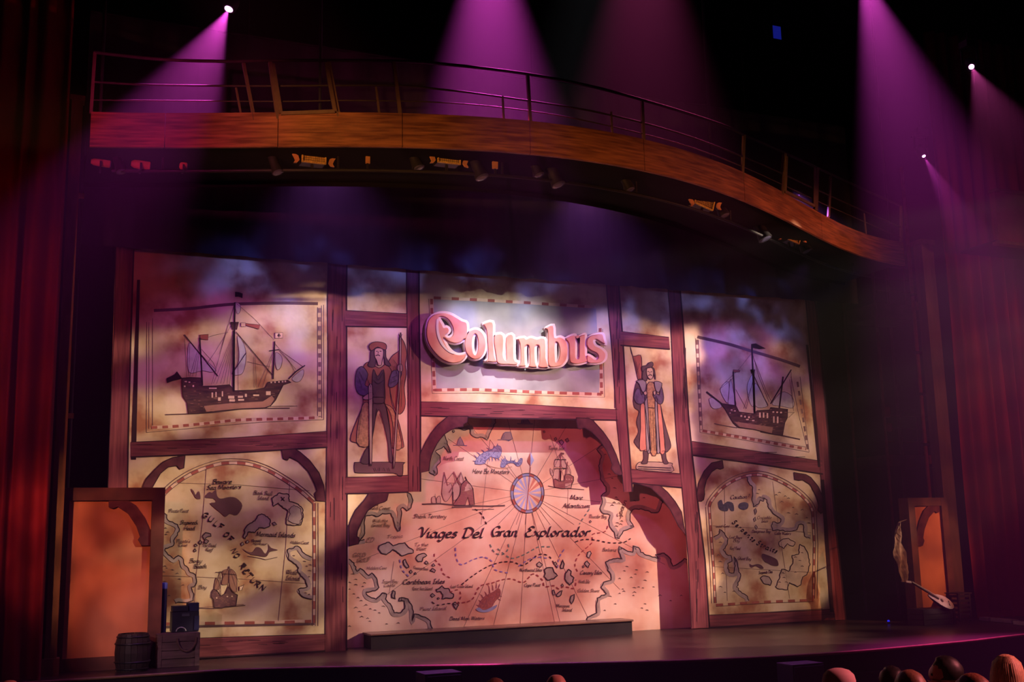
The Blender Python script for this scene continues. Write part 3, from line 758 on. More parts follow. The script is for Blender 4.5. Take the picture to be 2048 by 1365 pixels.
ship(sp, 'E',
 hull=[(940, 808), (1060, 825), (1085, 875), (1200, 890), (1225, 865), (1320, 860), (1330, 840), (1465, 855), (1462, 920), (1442, 960), (1425, 1058), (1340, 1047), (1200, 1012), (1080, 997), (1040, 962), (1010, 910), (975, 850)],
 low=[(1045, 950), (1150, 965), (1350, 995), (1340, 1042), (1200, 1008), (1090, 992)],
 masts=[((1185, 345), (1205, 890), 3.2), ((1040, 560), (1055, 828), 2.8), ((1428, 600), (1398, 850), 3.2), ((1197, 570), (1206, 890), 4.2)],
 yards=[([(830, 718), (950, 812)], 3.2), ([(1492, 545), (1415, 672), (1330, 812)], 2.4), ([(1180, 545), (1200, 575)], 5), ([(1200, 590), (1310, 830)], 1.3)],
 sails=[[(852, 772), (900, 770), (950, 832), (900, 852), (866, 832)], [(1020, 618), (1036, 690), (1050, 760), (1060, 825), (1003, 818), (1005, 720)], [(940, 690), (1003, 640), (998, 800), (960, 760)], [(1160, 632), (1196, 592), (1200, 815), (1172, 810), (1148, 700)], [(1210, 650), (1280, 765), (1308, 830), (1212, 828)], [(1420, 720), (1500, 758), (1506, 842), (1410, 830), (1342, 812)]],
 rig=[[(1180, 420), (1085, 540), (950, 670)], [(1190, 420), (1240, 600), (1320, 800)], [(1190, 430), (1300, 720), (1340, 800)], [(1490, 560), (1505, 850)], [(1480, 620), (1510, 870)], [(1040, 610), (930, 700)], [(1200, 600), (1140, 850)], [(1205, 610), (1120, 850)], [(1060, 700), (1140, 850)], [(1465, 880), (1520, 880)], [(1470, 920), (1512, 880)]],
 flags=[([(1187, 345), (1215, 342), (1290, 380), (1240, 384), (1188, 372)], M_shade), ([(1040, 546), (1095, 550), (1090, 562), (1042, 566)], M_redsq), ([(1175, 545), (1210, 545), (1203, 575), (1180, 575)], M_hull)],
 sea=[([(890, 966), (980, 985), (1070, 1000)], 1.6), ([(1250, 1030), (1430, 1062), (1560, 1090)], 2.6)],
 windows=[(1020, 855, 14, 10), (1045, 862, 14, 10), (1095, 900, 14, 14), (1125, 905, 12, 14), (1155, 910, 14, 14), (1240, 880, 14, 40), (1270, 880, 12, 40), (1300, 884, 12, 40), (1345, 870, 14, 12), (1375, 872, 14, 12), (1405, 874, 14, 12), (1350, 910, 12, 50), (1380, 912, 12, 50), (1010, 880, 10, 8), (1140, 930, 20, 10), (1185, 938, 20, 10)])

# ---- painted statues
def figure(parent, c, shapes, lines, k=1.0):
    for name, m_, pts, lay in shapes:
        pp = catmull(T(c, *pts), 3, True)
        P_().fill(pp).build(name, m_, parent, lay)
        P_().line(pp, 1.3 * k, True).build('ink_outline', M_ink, parent, lay + 1)
    l_ = P_()
    for pts, w in lines: l_.line(catmull(T(c, *pts), 4), w)
    l_.build('ink_drawing', M_ink, parent, 15)
M_robe = paint('robe_rust', (0.36, 0.13, 0.08)); M_robe2 = paint('robe_gold', (0.46, 0.25, 0.12), 0.35, 20)
M_dark = paint('robe_dark', (0.13, 0.075, 0.075)); M_skinp = paint('stone_face', (0.62, 0.40, 0.27)); M_sleeve = paint('sleeve_violet', (0.15, 0.10, 0.15), 0.3, 14)
M_greycl = paint('robe_grey', (0.32, 0.26, 0.25)); M_coral = paint('robe_coral', (0.62, 0.24, 0.16)); M_pedes = paint('pedestal', (0.19, 0.10, 0.09)); M_pale = paint('pale_pedestal', (0.50, 0.36, 0.25))
st = empty('statue_panel', (0, 0, 0)); st.parent = portal
figure(st, 'N', [
 ('banner', M_robe, [(460, 150), (495, 200), (512, 290), (500, 370), (508, 450), (490, 560), (500, 690), (480, 760), (440, 780), (400, 700), (370, 560), (380, 440), (355, 370), (390, 300), (430, 270), (455, 240)], 3),
 ('coat', M_robe, [(200, 350), (150, 390), (120, 520), (150, 680), (90, 850), (45, 990), (100, 1020), (200, 1048), (240, 900), (270, 700), (330, 700), (370, 900), (385, 1060), (480, 1060), (480, 1000), (440, 830), (390, 700), (370, 560), (390, 440), (340, 370), (280, 400)], 5),
 ('coat_trim', M_robe2, [(200, 700), (140, 720), (95, 1010), (200, 1045), (230, 900)], 7),
 ('coat_trim', M_robe2, [(330, 700), (370, 760), (400, 900), (395, 1060), (470, 1058), (440, 880), (400, 740)], 7),
 ('breeches', M_dark, [(235, 690), (330, 690), (370, 880), (385, 1080), (400, 1170), (368, 1170), (355, 1010), (320, 860), (280, 740), (240, 870), (225, 1000), (210, 1180), (130, 1180), (170, 1080), (195, 1040), (230, 860)], 6),
 ('tunic', M_dark, [(235, 410), (270, 470), (320, 410), (330, 560), (325, 680), (240, 690), (225, 560)], 8),
 ('sleeve', M_sleeve, [(140, 385), (95, 430), (85, 540), (110, 610), (180, 630), (215, 600), (220, 560), (165, 540), (190, 450)], 9),
 ('sleeve', M_sleeve, [(390, 430), (440, 420), (470, 440), (440, 520), (390, 560), (360, 540)], 9),
 ('hair', M_dark, [(225, 240), (210, 330), (190, 380), (245, 390), (265, 300), (320, 300), (335, 370), (380, 380), (340, 310), (330, 240)], 9),
 ('face', M_skinp, [(250, 240), (245, 300), (262, 335), (275, 375), (300, 375), (308, 335), (318, 290), (310, 240)], 11),
 ('cap', M_robe, [(200, 215), (225, 190), (270, 182), (330, 195), (345, 225), (330, 250), (270, 225), (225, 255), (205, 240)], 12),
 ('hand', M_skinp, [(440, 375), (470, 370), (475, 420), (450, 432), (435, 410)], 12),
 ('hand', M_skinp, [(150, 640), (220, 600), (235, 640), (200, 660), (160, 660)], 12),
 ('sword', M_pale, [(195, 550), (225, 545), (228, 700), (222, 1170), (212, 1190), (205, 1170), (198, 700)], 13),
 ('staff', M_pale, [(455, 140), (466, 140), (460, 450), (440, 760), (412, 1185), (400, 1185), (425, 760), (448, 450)], 13),
 ('pedestal', M_pedes, [(80, 1190), (120, 1180), (470, 1180), (480, 1200), (475, 1290), (440, 1295), (400, 1270), (120, 1270), (80, 1250)], 4)],
 [([(255, 298), (275, 290), (290, 300)], 1.6), ([(258, 262), (270, 260)], 1.4), ([(288, 260), (302, 262)], 1.4), ([(277, 262), (274, 282)], .8), ([(250, 440), (275, 500), (310, 440)], 1), ([(235, 500), (275, 530), (320, 500)], 1), ([(240, 640), (325, 640)], 1.2), ([(240, 690), (325, 690)], 1), ([(300, 800), (345, 950)], .7), ([(285, 780), (310, 860)], .7), ([(120, 430), (150, 500)], .8), ([(110, 470), (140, 560)], .8), ([(390, 480), (430, 460)], .8), ([(380, 520), (430, 500)], .8), ([(400, 330), (440, 380)], .8), ([(410, 380), (440, 470)], .8), ([(445, 520), (440, 700)], .8), ([(470, 500), (465, 720)], .8), ([(180, 480), (215, 560)], 1), ([(140, 730), (110, 980)], .8), ([(320, 420), (330, 690)], 1.1), ([(445, 120), (475, 160)], 1), ([(475, 120), (445, 160)], 1), ([(245, 1225), (260, 1255)], 1.2), ([(285, 1225), (285, 1255)], 1.2), ([(320, 1225), (330, 1255)], 1.2), ([(360, 1225), (370, 1255)], 1.2)])
st = empty('statue_panel', (0, 0, 0)); st.parent = portal
figure(st, 'O', [
 ('banner', M_redsq, [(150, 70), (175, 160), (250, 150), (262, 260), (255, 400), (225, 390), (200, 280), (175, 170)], 3),
 ('cloak', M_dark, [(215, 400), (180, 560), (190, 660), (235, 700), (210, 800), (230, 900), (190, 980), (195, 1010), (250, 1050), (290, 760), (290, 420)], 4),
 ('robe_fold', M_coral, [(250, 640), (290, 640), (320, 900), (335, 1070), (280, 1080), (240, 1060), (250, 850)], 6),
 ('robe_fold', M_greycl, [(290, 560), (315, 560), (330, 820), (350, 1080), (310, 1080), (300, 850)], 7),
 ('robe_front', M_robe2, [(312, 440), (390, 440), (390, 700), (410, 1090), (345, 1090), (325, 700)], 6),
 ('robe_fold', M_greycl, [(390, 580), (410, 580), (425, 850), (440, 1080), (405, 1085), (395, 800)], 7),
 ('robe_fold', M_coral, [(412, 620), (445, 640), (470, 850), (490, 1080), (440, 1100), (425, 850)], 6),
 ('robe_fold', M_dark, [(445, 640), (470, 760), (510, 900), (545, 1030), (520, 1080), (490, 1080), (470, 850)], 5),
 ('sleeve', M_sleeve, [(210, 480), (185, 560), (215, 620), (270, 620), (310, 560), (290, 500), (260, 540), (240, 480)], 8),
 ('sleeve', M_sleeve, [(450, 450), (475, 560), (460, 620), (420, 620), (370, 540), (390, 500), (430, 540)], 8),
 ('collar', M_greycl, [(210, 400), (295, 395), (300, 480), (270, 510), (235, 430)], 10),
 ('collar', M_greycl, [(390, 405), (458, 425), (430, 510), (400, 495), (388, 450)], 10),
 ('hair', M_dark, [(300, 270), (270, 330), (275, 390), (310, 400), (320, 320), (360, 300), (385, 350), (395, 390), (390, 320), (370, 270)], 9),
 ('face', M_skinp, [(312, 280), (308, 330), (325, 370), (345, 385), (365, 375), (375, 330), (368, 285), (340, 268)], 11),
 ('cap', M_dark, [(265, 260), (310, 250), (330, 225), (365, 218), (372, 250), (350, 270), (300, 280), (270, 310)], 12),
 ('hand', M_skinp, [(280, 510), (305, 500), (312, 530), (290, 540)], 12), ('hand', M_skinp, [(375, 505), (398, 500), (395, 535), (378, 535)], 12),
 ('boot', M_dark, [(280, 1080), (325, 1085), (318, 1190), (300, 1210), (255, 1205), (280, 1160)], 5), ('boot', M_dark, [(455, 1095), (490, 1090), (500, 1160), (520, 1205), (480, 1210), (465, 1170)], 5),
 ('pedestal', M_pale, [(220, 1205), (300, 1190), (540, 1200), (555, 1225), (550, 1290), (235, 1275)], 3)],
 [([(318, 310), (330, 308)], 1.2), ([(352, 310), (364, 312)], 1.2), ([(325, 350), (345, 340), (362, 350)], 1.5), ([(342, 312), (340, 332)], .7), ([(325, 660), (390, 665)], 1), ([(345, 700), (360, 1080)], .6), ([(375, 700), (385, 1080)], .6), ([(225, 1235), (550, 1250)], 1.2), ([(225, 1255), (550, 1270)], 1), ([(200, 960), (230, 1000)], .7), ([(210, 930), (240, 980)], .7), ([(225, 900), (245, 960)], .7), ([(190, 180), (215, 300)], .8), ([(205, 210), (240, 380)], .8), ([(240, 230), (215, 330)], .8)])

# ---- title panel (grey field with chequered border)
tp = empty('title_panel', (0, 0, 0)); tp.parent = portal
P_().fill(T('G', (138, -15), (500, -10), (1100, 30), (1800, 75), (1815, 300), (1838, 700), (1836, 965), (1500, 945), (1000, 930), (600, 910), (168, 915), (150, 500))).build('grey_field', M_parchgrey, tp, 1)
for pth, on, off in ((T('G', (118, -10), (128, 400), (148, 935)), 11, 7), (catmull(T('G', (150, 925), (560, 920), (950, 935), (1300, 950), (1860, 968))), 14, 11), (T('G', (1845, 290), (1855, 700), (1860, 968)), 11, 7), (T('G', (140, -20), (600, 0), (1100, 30), (1800, 75)), 14, 22)):
    P_().line(pth, 6).build('border_band', M_cream, tp, 2)
    P_().dash(pth, 5.5, on, off).each('border_block', M_redsq, tp, 3)
P_().line(T('G', (90, -10), (110, 500), (125, 960), (600, 955), (1300, 985), (1890, 1000), (1870, 300)), 1.0).build('border_rule', M_inkmid, tp, 2)
# ---- maps painted on the portal's side panels
def coast(parent, pts, w, Y, layer, amp=1.6, closed=False, fill=None, step=4.0, band=0):
    r_ = rough(pts, amp, step, closed)
    if fill and closed: Paint(Y).fill(r_).build('land', fill, parent, layer)
    Paint(Y).line(r_, w, closed).build('island_outline' if closed else 'coastline', M_ink, parent, layer + 2)
def land(parent, line, inland, Y, layer, w=2.0, fill=None, amp=1.6):
    r_ = rough(line, amp)
    if fill: Paint(Y).fill(r_ + inland).build('land', fill, parent, layer)
    # grey wash along the shore, on the land side of the line
    poly = list(line) + list(inland)
    ar = sum(poly[i - 1][0] * poly[i][1] - poly[i][0] * poly[i - 1][1] for i in range(len(poly)))
    sg = 1 if ar > 0 else -1
    band = []
    for i in range(len(line)):
        p0 = line[max(i - 1, 0)]; p1 = line[min(i + 1, len(line) - 1)]
        dx, dy = p1[0] - p0[0], p1[1] - p0[1]; L = math.hypot(dx, dy) + 1e-6
        band.append((line[i][0] - sg * dy / L * 3.6, line[i][1] + sg * dx / L * 3.6))
    Paint(Y).line(catmull(band, 3), 8.0).build('shore_wash', M_land, parent, layer + 1)
    Paint(Y).line(r_, w).build('coastline', M_ink, parent, layer + 2)
def words(parent, txt, path, size, w, Y, layer=6, m_=None, **k):
    return write(Paint(Y), txt, path, size, w, **k).build('lettering', m_ or M_ink, parent, layer, kind='stuff' if len(txt) < 4 or txt == 'Dead Man Waters' else None)
def hills(parent, Y, spots, layer=5, m_=None, s=3.0):
    h = Paint(Y); rn = random.Random(len(spots))
    for x, y in spots:
        a = rn.uniform(-0.5, 0.3); L = s * rn.uniform(0.7, 1.3)
        h.line([(x - L, y + a * L), (x, y - L * 0.5), (x + L, y + a)], [0.6, 1.8, 0.7])
    h.build('hill_marks', m_ or M_inkmid, parent, layer, kind='stuff')

lm = empty('map_panel', (0, 0, 0)); lm.parent = portal
arch = catmull(T('B', (185, 400), (250, 318), (335, 248), (440, 190), (560, 150), (650, 140), (760, 150), (870, 188), (980, 252), (1070, 315), (1148, 385)), 5)
checker(lm, arch, 6.5, 16, 16, 2)
checker(lm, T('B', (1148, 385), (1150, 800), (1147, 1130)), 5.5, 16, 12, 2)
P_().line(T('B', (240, 1118), (1130, 1100)), 6).build('border_band', M_cream, lm, 2)
P_().dash(T('B', (240, 1118), (480, 1115), (920, 1110), (1130, 1102)), 6, 20, 20).each('border_block', M_redsq, lm, 3)
P_().fill(T('B', (240, 1130), (1150, 1112), (1150, 1125), (240, 1145))).build('border_rule', M_inkmid, lm, 3)
q = P_()
q.line(T('B', (495, 160), (470, 500), (432, 820), (415, 1100)), 1.0).line(T('B', (1000, 255), (975, 650), (930, 1100)), 1.0).line(T('B', (300, 262), (700, 275), (1120, 310)), 0.9).line(T('B', (230, 825), (700, 845), (1130, 875)), 0.9).line(T('B', (440, 1020), (720, 1000)), 1.0)
q.build('grid_line', M_inkfaint, lm, 3)
land(lm, T('K', (78, 410), (100, 430), (105, 470), (150, 490), (190, 510), (208, 550), (190, 600), (165, 630), (160, 690), (90, 715), (85, 730), (130, 780), (160, 805), (200, 775), (240, 810), (250, 860), (285, 885), (300, 920), (345, 940), (358, 1000), (345, 1030), (310, 1045), (330, 1100), (325, 1160), (260, 1180), (200, 1170), (180, 1180)), T('K', (60, 1180), (55, 700), (62, 430)), PY, 3)
coast(lm, T('L', (270, 285), (340, 240), (415, 255), (420, 315), (500, 340), (535, 380), (540, 450), (520, 515), (470, 520), (400, 510), (395, 460), (410, 400), (350, 350), (325, 325), (285, 355)), 1.9, PY, 4, 1.2, True, M_landlight, 3)
coast(lm, T('L', (415, 380), (460, 345), (515, 370), (532, 440), (510, 505), (450, 500), (410, 470), (430, 420)), 1.0, PY, 6, 1.2, True, M_land, 3)
coast(lm, T('L', (45, 545), (75, 510), (130, 480), (150, 440), (185, 420), (235, 445), (262, 480), (250, 530), (210, 545), (160, 540), (125, 580), (70, 575), (45, 635), (30, 620)), 1.9, PY, 4, 1.2, True, M_land, 3)
for pts in ([(275, 500), (295, 490), (315, 510), (290, 520)], [(8, 675), (25, 660), (35, 680), (15, 695)], [(50, 660), (65, 645), (78, 660), (60, 672)]): coast(lm, T('L', *pts), 1.5, PY, 4, .4, True, M_land)
for pts in ([(405, 610), (430, 580), (475, 590), (478, 610), (440, 620), (420, 640)], [(415, 660), (435, 635), (460, 650), (440, 675)], [(370, 665), (385, 645), (402, 660), (388, 680)], [(335, 690), (348, 675), (360, 690), (345, 702)], [(330, 735), (342, 715), (352, 735), (338, 745)]): coast(lm, T('K', *pts), 1.7, PY, 4, .5, True, M_land)
land(lm, T('L', (615, 790), (560, 770), (520, 720), (490, 695), (405, 725), (410, 800), (480, 850), (500, 880), (495, 920), (560, 985), (575, 1040), (500, 1065), (505, 1100), (560, 1140), (615, 1150)), T('L', (618, 1100), (618, 900)), PY, 3)
words(lm, 'Beware', T('K', (490, 165), (655, 162)), 9.5, 1.5, PY)
words(lm, 'Sea Monsters', T('K', (440, 215), (735, 205)), 9.0, 1.3, PY)
words(lm, 'GULF', T('K', (392, 440), (470, 490), (565, 565)), 12, 2.5, PY, slant=0, caps=True)
words(lm, 'OF', T('K', (575, 595), (640, 670)), 12, 2.5, PY, slant=0, caps=True)
words(lm, 'NO', T('K', (645, 730), (690, 810)), 12, 2.5, PY, slant=0, caps=True)
words(lm, 'RETURN', T('B', (690, 765), (740, 835), (790, 890), (845, 925)), 12, 2.5, PY, slant=0, caps=True)
words(lm, 'Mermaid Islands', T('L', (135, 610), (470, 622)), 9.5, 1.3, PY)
words(lm, 'Black Skull', T('L', (115, 255), (275, 262)), 8.0, 1.0, PY, m_=M_inkmid); words(lm, 'Island', T('L', (150, 300), (245, 302)), 8.0, 1.0, PY, m_=M_inkmid)
words(lm, 'Pirate Point', T('K', (118, 408), (285, 408)), 7.0, 1.0, PY, m_=M_inkmid)
words(lm, 'Shipwreck', T('K', (215, 510), (365, 510)), 8.5, 1.2, PY); words(lm, 'Head', T('K', (245, 560), (340, 558)), 8.0, 1.2, PY)
words(lm, "Pirate's", T('K', (185, 668), (300, 668)), 7.5, 1.0, PY, m_=M_inkmid); words(lm, 'Cove', T('K', (200, 700), (275, 700)), 7.5, 1.0, PY, m_=M_inkmid)
words(lm, 'Bony', T('K', (290, 838), (400, 836)), 8.5, 1.2, PY); words(lm, 'Beach', T('K', (330, 885), (440, 882)), 8.5, 1.2, PY)
words(lm, 'Bay', T('K', (370, 1060), (440, 1058)), 7.0, 1.0, PY, m_=M_inkmid)
words(lm, 'Whale', T('L', (395, 935), (490, 938)), 9.0, 1.2, PY, m_=M_inkmid); words(lm, 'Island', T('L', (390, 985), (510, 990)), 9.0, 1.2, PY, m_=M_inkmid)
words(lm, 'The Dead', T('K', (400, 700), (520, 702)), 6.5, .9, PY, m_=M_inkmid); words(lm, 'Reef', T('K', (430, 738), (490, 740)), 6.5, .9, PY, m_=M_inkmid)
words(lm, 'Mermaid', T('L', (100, 660), (180, 660)), 6.0, .8, PY, m_=M_inkmid); words(lm, 'Harbour', T('L', (105, 685), (230, 688)), 6.0, .8, PY, m_=M_inkmid)
words(lm, 'Hidden Coast', T('L', (432, 675), (585, 680)), 6.0, .8, PY, m_=M_inkmid)
hills(lm, PY, T('K', (90, 545), (110, 580), (95, 600), (85, 870), (100, 885), (75, 920), (150, 900), (190, 930), (85, 1000), (240, 1030), (210, 980), (120, 1120)) + T('L', (550, 830), (570, 870), (595, 910), (600, 860), (590, 960), (560, 1100), (590, 1110), (460, 780)))
P_().line(T('L', (350, 275), (380, 310)), 1.6).line(T('L', (380, 278), (350, 308)), 1.6).build('treasure_cross', M_ink, lm, 9)
# fish, sea monster, mermaid tail
mo = paint('monster_brown', (0.17, 0.085, 0.085))
P_().fill(catmull(T('K', (305, 205), (330, 225), (350, 260), (375, 225), (388, 290), (355, 290), (330, 255)), 3, True)).build('sea_beast', mo, lm, 5)
P_().fill(catmull(T('K', (430, 280), (460, 235), (490, 240), (520, 215), (530, 265), (560, 290), (640, 275), (700, 290), (745, 350), (700, 430), (640, 420), (600, 445), (560, 410), (520, 380), (470, 330), (520, 320), (500, 290)), 3, True)).build('sea_beast', mo, lm, 5)
P_().fill(catmull(T('L', (25, 715), (60, 740), (110, 745), (140, 705), (180, 715), (215, 760), (245, 720), (240, 675), (265, 710), (325, 730), (255, 745), (225, 785), (160, 780), (90, 765), (40, 735)), 3, True)).build('mermaid', mo, lm, 5)
P_().line(T('L', (65, 780), (180, 800), (220, 812), (320, 790)), 1.2).build('water_line', M_inkmid, lm, 5)
ship(lm, 'K', hull=[(485, 1090), (500, 1060), (530, 1075), (560, 1120), (600, 1100), (625, 1040), (660, 1090), (705, 1110), (690, 1205), (600, 1212), (570, 1225), (505, 1218), (500, 1150), (480, 1130)], low=None,
     masts=[((632, 865), (628, 1110), 1.8), ((555, 910), (560, 1120), 1.5)], yards=[([(580, 930), (690, 940)], 1.2), ([(515, 920), (590, 915)], 1.0)],
     sails=[[(575, 910), (625, 900), (625, 1010), (570, 1020), (580, 960)], [(640, 895), (690, 930), (700, 1010), (690, 1090), (640, 1040)], [(520, 970), (545, 1000), (550, 1060), (505, 1060)]],
     rig=[[(632, 870), (520, 1080)], [(632, 870), (715, 1000)], [(632, 870), (705, 1100)], [(555, 915), (500, 1070)]], flags=[([(720, 1040), (745, 1035), (760, 1020), (740, 1070), (720, 1075)], M_cream)], sea=[([(370, 1225), (500, 1228), (690, 1208), (770, 1200)], 1.6)], windows=[(610, 1120, 14, 10), (650, 1118, 14, 10), (520, 1130, 12, 14)], mh=mo, ms=M_hulllow)

rm = empty('map_panel', (0, 0, 0)); rm.parent = portal
archr = catmull(T('M', (82, 370), (105, 315), (200, 205), (320, 130), (450, 92), (560, 95), (700, 145), (850, 235), (955, 335), (992, 410)), 5)
checker(rm, archr, 5.0, 11, 11, 2)
checker(rm, T('M', (992, 410), (1008, 700), (1000, 1180)), 4.5, 12, 12, 2)
checker(rm, T('M', (82, 370), (100, 640), (120, 900), (135, 1220))[::-1], 4.5, 12, 12, 2)
P_().dash(T('M', (140, 1240), (560, 1212), (1000, 1195)), 6, 14, 10).each('border_block', M_redsq, rm, 3)
P_().line(T('M', (140, 1250), (560, 1222), (1000, 1206)), 1.0).line(T('M', (120, 1325), (600, 1300), (1080, 1270)), 1.2).build('border_rule', M_inkmid, rm, 3)
q = P_(); q.line(T('M', (215, 200), (220, 600), (240, 1200)), .8).line(T('M', (640, 150), (700, 600), (790, 1180)), .8).line(T('M', (110, 540), (500, 560), (980, 600)), .8).line(T('M', (130, 900), (980, 950)), .8); q.build('grid_line', M_inkfaint, rm, 3)
land(rm, T('M', (410, 105), (430, 160), (465, 200), (460, 290), (470, 375), (520, 345), (530, 310), (560, 325), (565, 295), (590, 310), (600, 370), (640, 430), (690, 460), (715, 480), (700, 515), (640, 505), (625, 540), (640, 580), (710, 580), (770, 590), (850, 575), (870, 530), (910, 530), (920, 630), (970, 650)), T('M', (990, 560), (975, 420), (880, 270), (700, 160), (520, 105)), PY, 3, 1.7)
land(rm, T('M', (120, 640), (165, 610), (170, 570), (200, 590), (245, 650), (240, 700), (205, 750), (230, 790), (270, 800), (280, 850), (245, 870), (255, 950), (300, 955), (310, 890), (300, 810), (330, 890), (360, 980), (350, 1020), (320, 1080), (370, 1130), (420, 1160), (432, 1200)), T('M', (150, 1210), (125, 950), (115, 760)), PY, 3, 1.7)
coast(rm, T('M', (880, 700), (920, 720), (955, 800), (970, 880), (940, 970), (905, 990), (890, 1060), (860, 1075), (790, 1040), (770, 1105), (700, 1100), (665, 1075), (695, 1010), (720, 920), (780, 940), (820, 870), (810, 800), (870, 790)), 1.8, PY, 3, 1.3, True, M_landlight)
coast(rm, T('M', (695, 680), (730, 655), (780, 650), (840, 685), (820, 720), (770, 695), (740, 740), (700, 720)), 1.5, PY, 3, 1.2, True, M_landlight)
coast(rm, T('M', (530, 1000), (555, 980), (610, 990), (632, 1030), (620, 1065), (560, 1045)), 1.7, PY, 3, .8, True, M_land)
for pts in ([(475, 400), (490, 385), (500, 410), (485, 445)], [(470, 480), (485, 460), (492, 490), (478, 505)], [(482, 545), (492, 530), (505, 550), (495, 575)]): coast(rm, T('M', *pts), 1.3, PY, 3, .4, True, M_land)
words(rm, 'Serpents', T('M', (275, 510), (390, 610), (475, 690)), 9.5, 2.0, PY, slant=0.05, caps=True)
words(rm, 'Straits', T('M', (490, 700), (580, 745), (680, 785)), 9.5, 2.0, PY, slant=0.05, caps=True)
words(rm, 'Caution?', T('M', (265, 305), (435, 295)), 8.0, 1.1, PY, m_=M_inkmid)
words(rm, 'Serpents Den', T('M', (515, 965), (640, 955)), 6.0, .8, PY, m_=M_inkmid)
for t_, a, b, s_ in (('Crocodile', (500, 480), (630, 478), 6), ('Isles', (540, 510), (600, 508), 6), ('Dangerous Bay', (455, 600), (620, 600), 6), ('Calm Waters', (655, 615), (800, 620), 6), ('Lost Ships', (255, 650), (370, 655), 6), ('Bay', (290, 680), (350, 682), 6), ('Reef Point', (260, 750), (355, 752), 6), ('Ghost Bay', (330, 838), (450, 842), 6), ('Quiet Cove', (140, 555), (260, 552), 6)):
    words(rm, t_, T('M', a, b), s_, .8, PY, m_=M_inkfaint)
hills(rm, PY, T('M', (520, 225), (505, 260), (530, 290), (700, 250), (750, 280), (720, 330), (820, 380), (780, 430), (850, 440), (900, 400), (940, 470), (960, 520), (670, 270), (780, 300), (840, 820), (880, 850), (900, 900), (840, 950), (900, 780), (730, 960), (740, 1000), (700, 1040), (760, 1040), (180, 690), (160, 800), (180, 860), (200, 960), (180, 1080), (220, 1130), (300, 1120)))
P_().fill(catmull(T('M', (165, 380), (160, 330), (190, 310), (205, 350), (240, 325), (290, 340), (300, 405), (270, 405), (255, 380), (240, 410), (190, 405)), 3, True)).fill(catmull(T('M', (340, 380), (345, 345), (390, 330), (425, 345), (420, 385), (380, 400)), 3, True)).build('sea_beast', paint('beast_blue', (0.11, 0.10, 0.13), .3, 20), rm, 5)
P_().fill(catmull(T('M', (545, 815), (550, 785), (590, 795), (640, 815), (680, 840), (690, 890), (640, 890), (600, 870), (570, 855)), 3, True)).fill(catmull(T('M', (435, 875), (460, 885), (510, 875), (545, 890), (560, 915), (530, 915), (490, 895), (450, 910)), 3, True)).build('sea_beast', mo, rm, 5)

# ------------------------------------------------------------------ map drop hung behind the portal opening
MY = 0.5
mapd = empty('painted_map_drop', (0, MY, 0), 'large painted parchment sea map hanging inside the portal arch', 'backdrop')
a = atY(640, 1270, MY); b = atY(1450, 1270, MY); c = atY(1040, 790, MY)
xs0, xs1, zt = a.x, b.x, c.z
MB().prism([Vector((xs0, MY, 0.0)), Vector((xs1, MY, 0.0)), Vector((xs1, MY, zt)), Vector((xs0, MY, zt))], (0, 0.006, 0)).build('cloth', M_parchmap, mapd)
MP = lambda: Paint(MY)
# wind-rose lines
q = MP(); cx, cy = 1055, 987
for x, y in T('J', (410, 0), (860, 0), (700, 250), (1460, 120), (1830, 290), (280, 240), (0, 640), (0, 1000), (640, 1099), (780, 1099), (960, 1099), (1050, 1099), (1150, 1099), (1300, 1099), (1540, 1099), (2040, 900), (2040, 600), (1145, 50)) + [(925, 1260), (985, 1260), (1040, 1256), (1110, 1250), (1180, 1245), (1240, 1180), (1330, 1130), (700, 1130), (760, 1200), (1120, 1245)]:
    q.line([(cx, cy), (x, y)], 0.8)
q.line(T('J', (700, 250), (655, 650), (610, 1099)), .8).line(T('J', (1300, 200), (1480, 760), (1470, 1000)), .8).line(T('D', (320, 900), (290, 1100)), .8)
q.build('wind_line', M_inkfaint, mapd, 2)
# compass rose
cr = empty('compass_rose', (0, 0, 0)); cr.parent = mapd
ell = lambda rx, ry, n=48, t0=0, t1=2 * math.pi: [(cx + rx * math.cos(t0 + (t1 - t0) * i / n), cy + ry * math.sin(t0 + (t1 - t0) * i / n)) for i in range(n + (0 if abs(t1 - t0 - 2 * math.pi) < 1e-6 else 1))]
MP().fill(ell(33.5, 40)).build('rim', M_slate, cr, 5)
for k in range(8):
    t0 = k * math.pi / 4 + 0.12; t1 = t0 + 0.33
    MP().fill(ell(33.5, 40, 6, t0, t1) + ell(28, 34, 6, t1, t0)).build('rim_block', M_redsq, cr, 6)
MP().fill(ell(28, 34)).build('dial', M_cream, cr, 7)
for k in range(16):
    t0 = k * math.pi / 8 + 0.05; t1 = t0 + 0.22
    MP().fill([(cx, cy)] + ell(27.5, 33.5, 3, t0, t1)).build('ray', M_compblue if k not in (13, 14, 1) else M_coral, cr, 8)
MP().line([(1053, 1020), (1061, 935)], 1.6).fill([(1054, 922), (1061, 904), (1068, 921), (1061, 933)]).build('needle', M_redsq, cr, 9)
MP().fill([(1061, 904), (1068, 921), (1061, 933)]).build('needle_shade', M_compblue, cr, 10)
MP().line(ell(33.5, 40) + [ell(33.5, 40)[0]], 1.0).line(ell(28, 34) + [ell(28, 34)[0]], 0.9).build('rim_rule', M_ink, cr, 9)
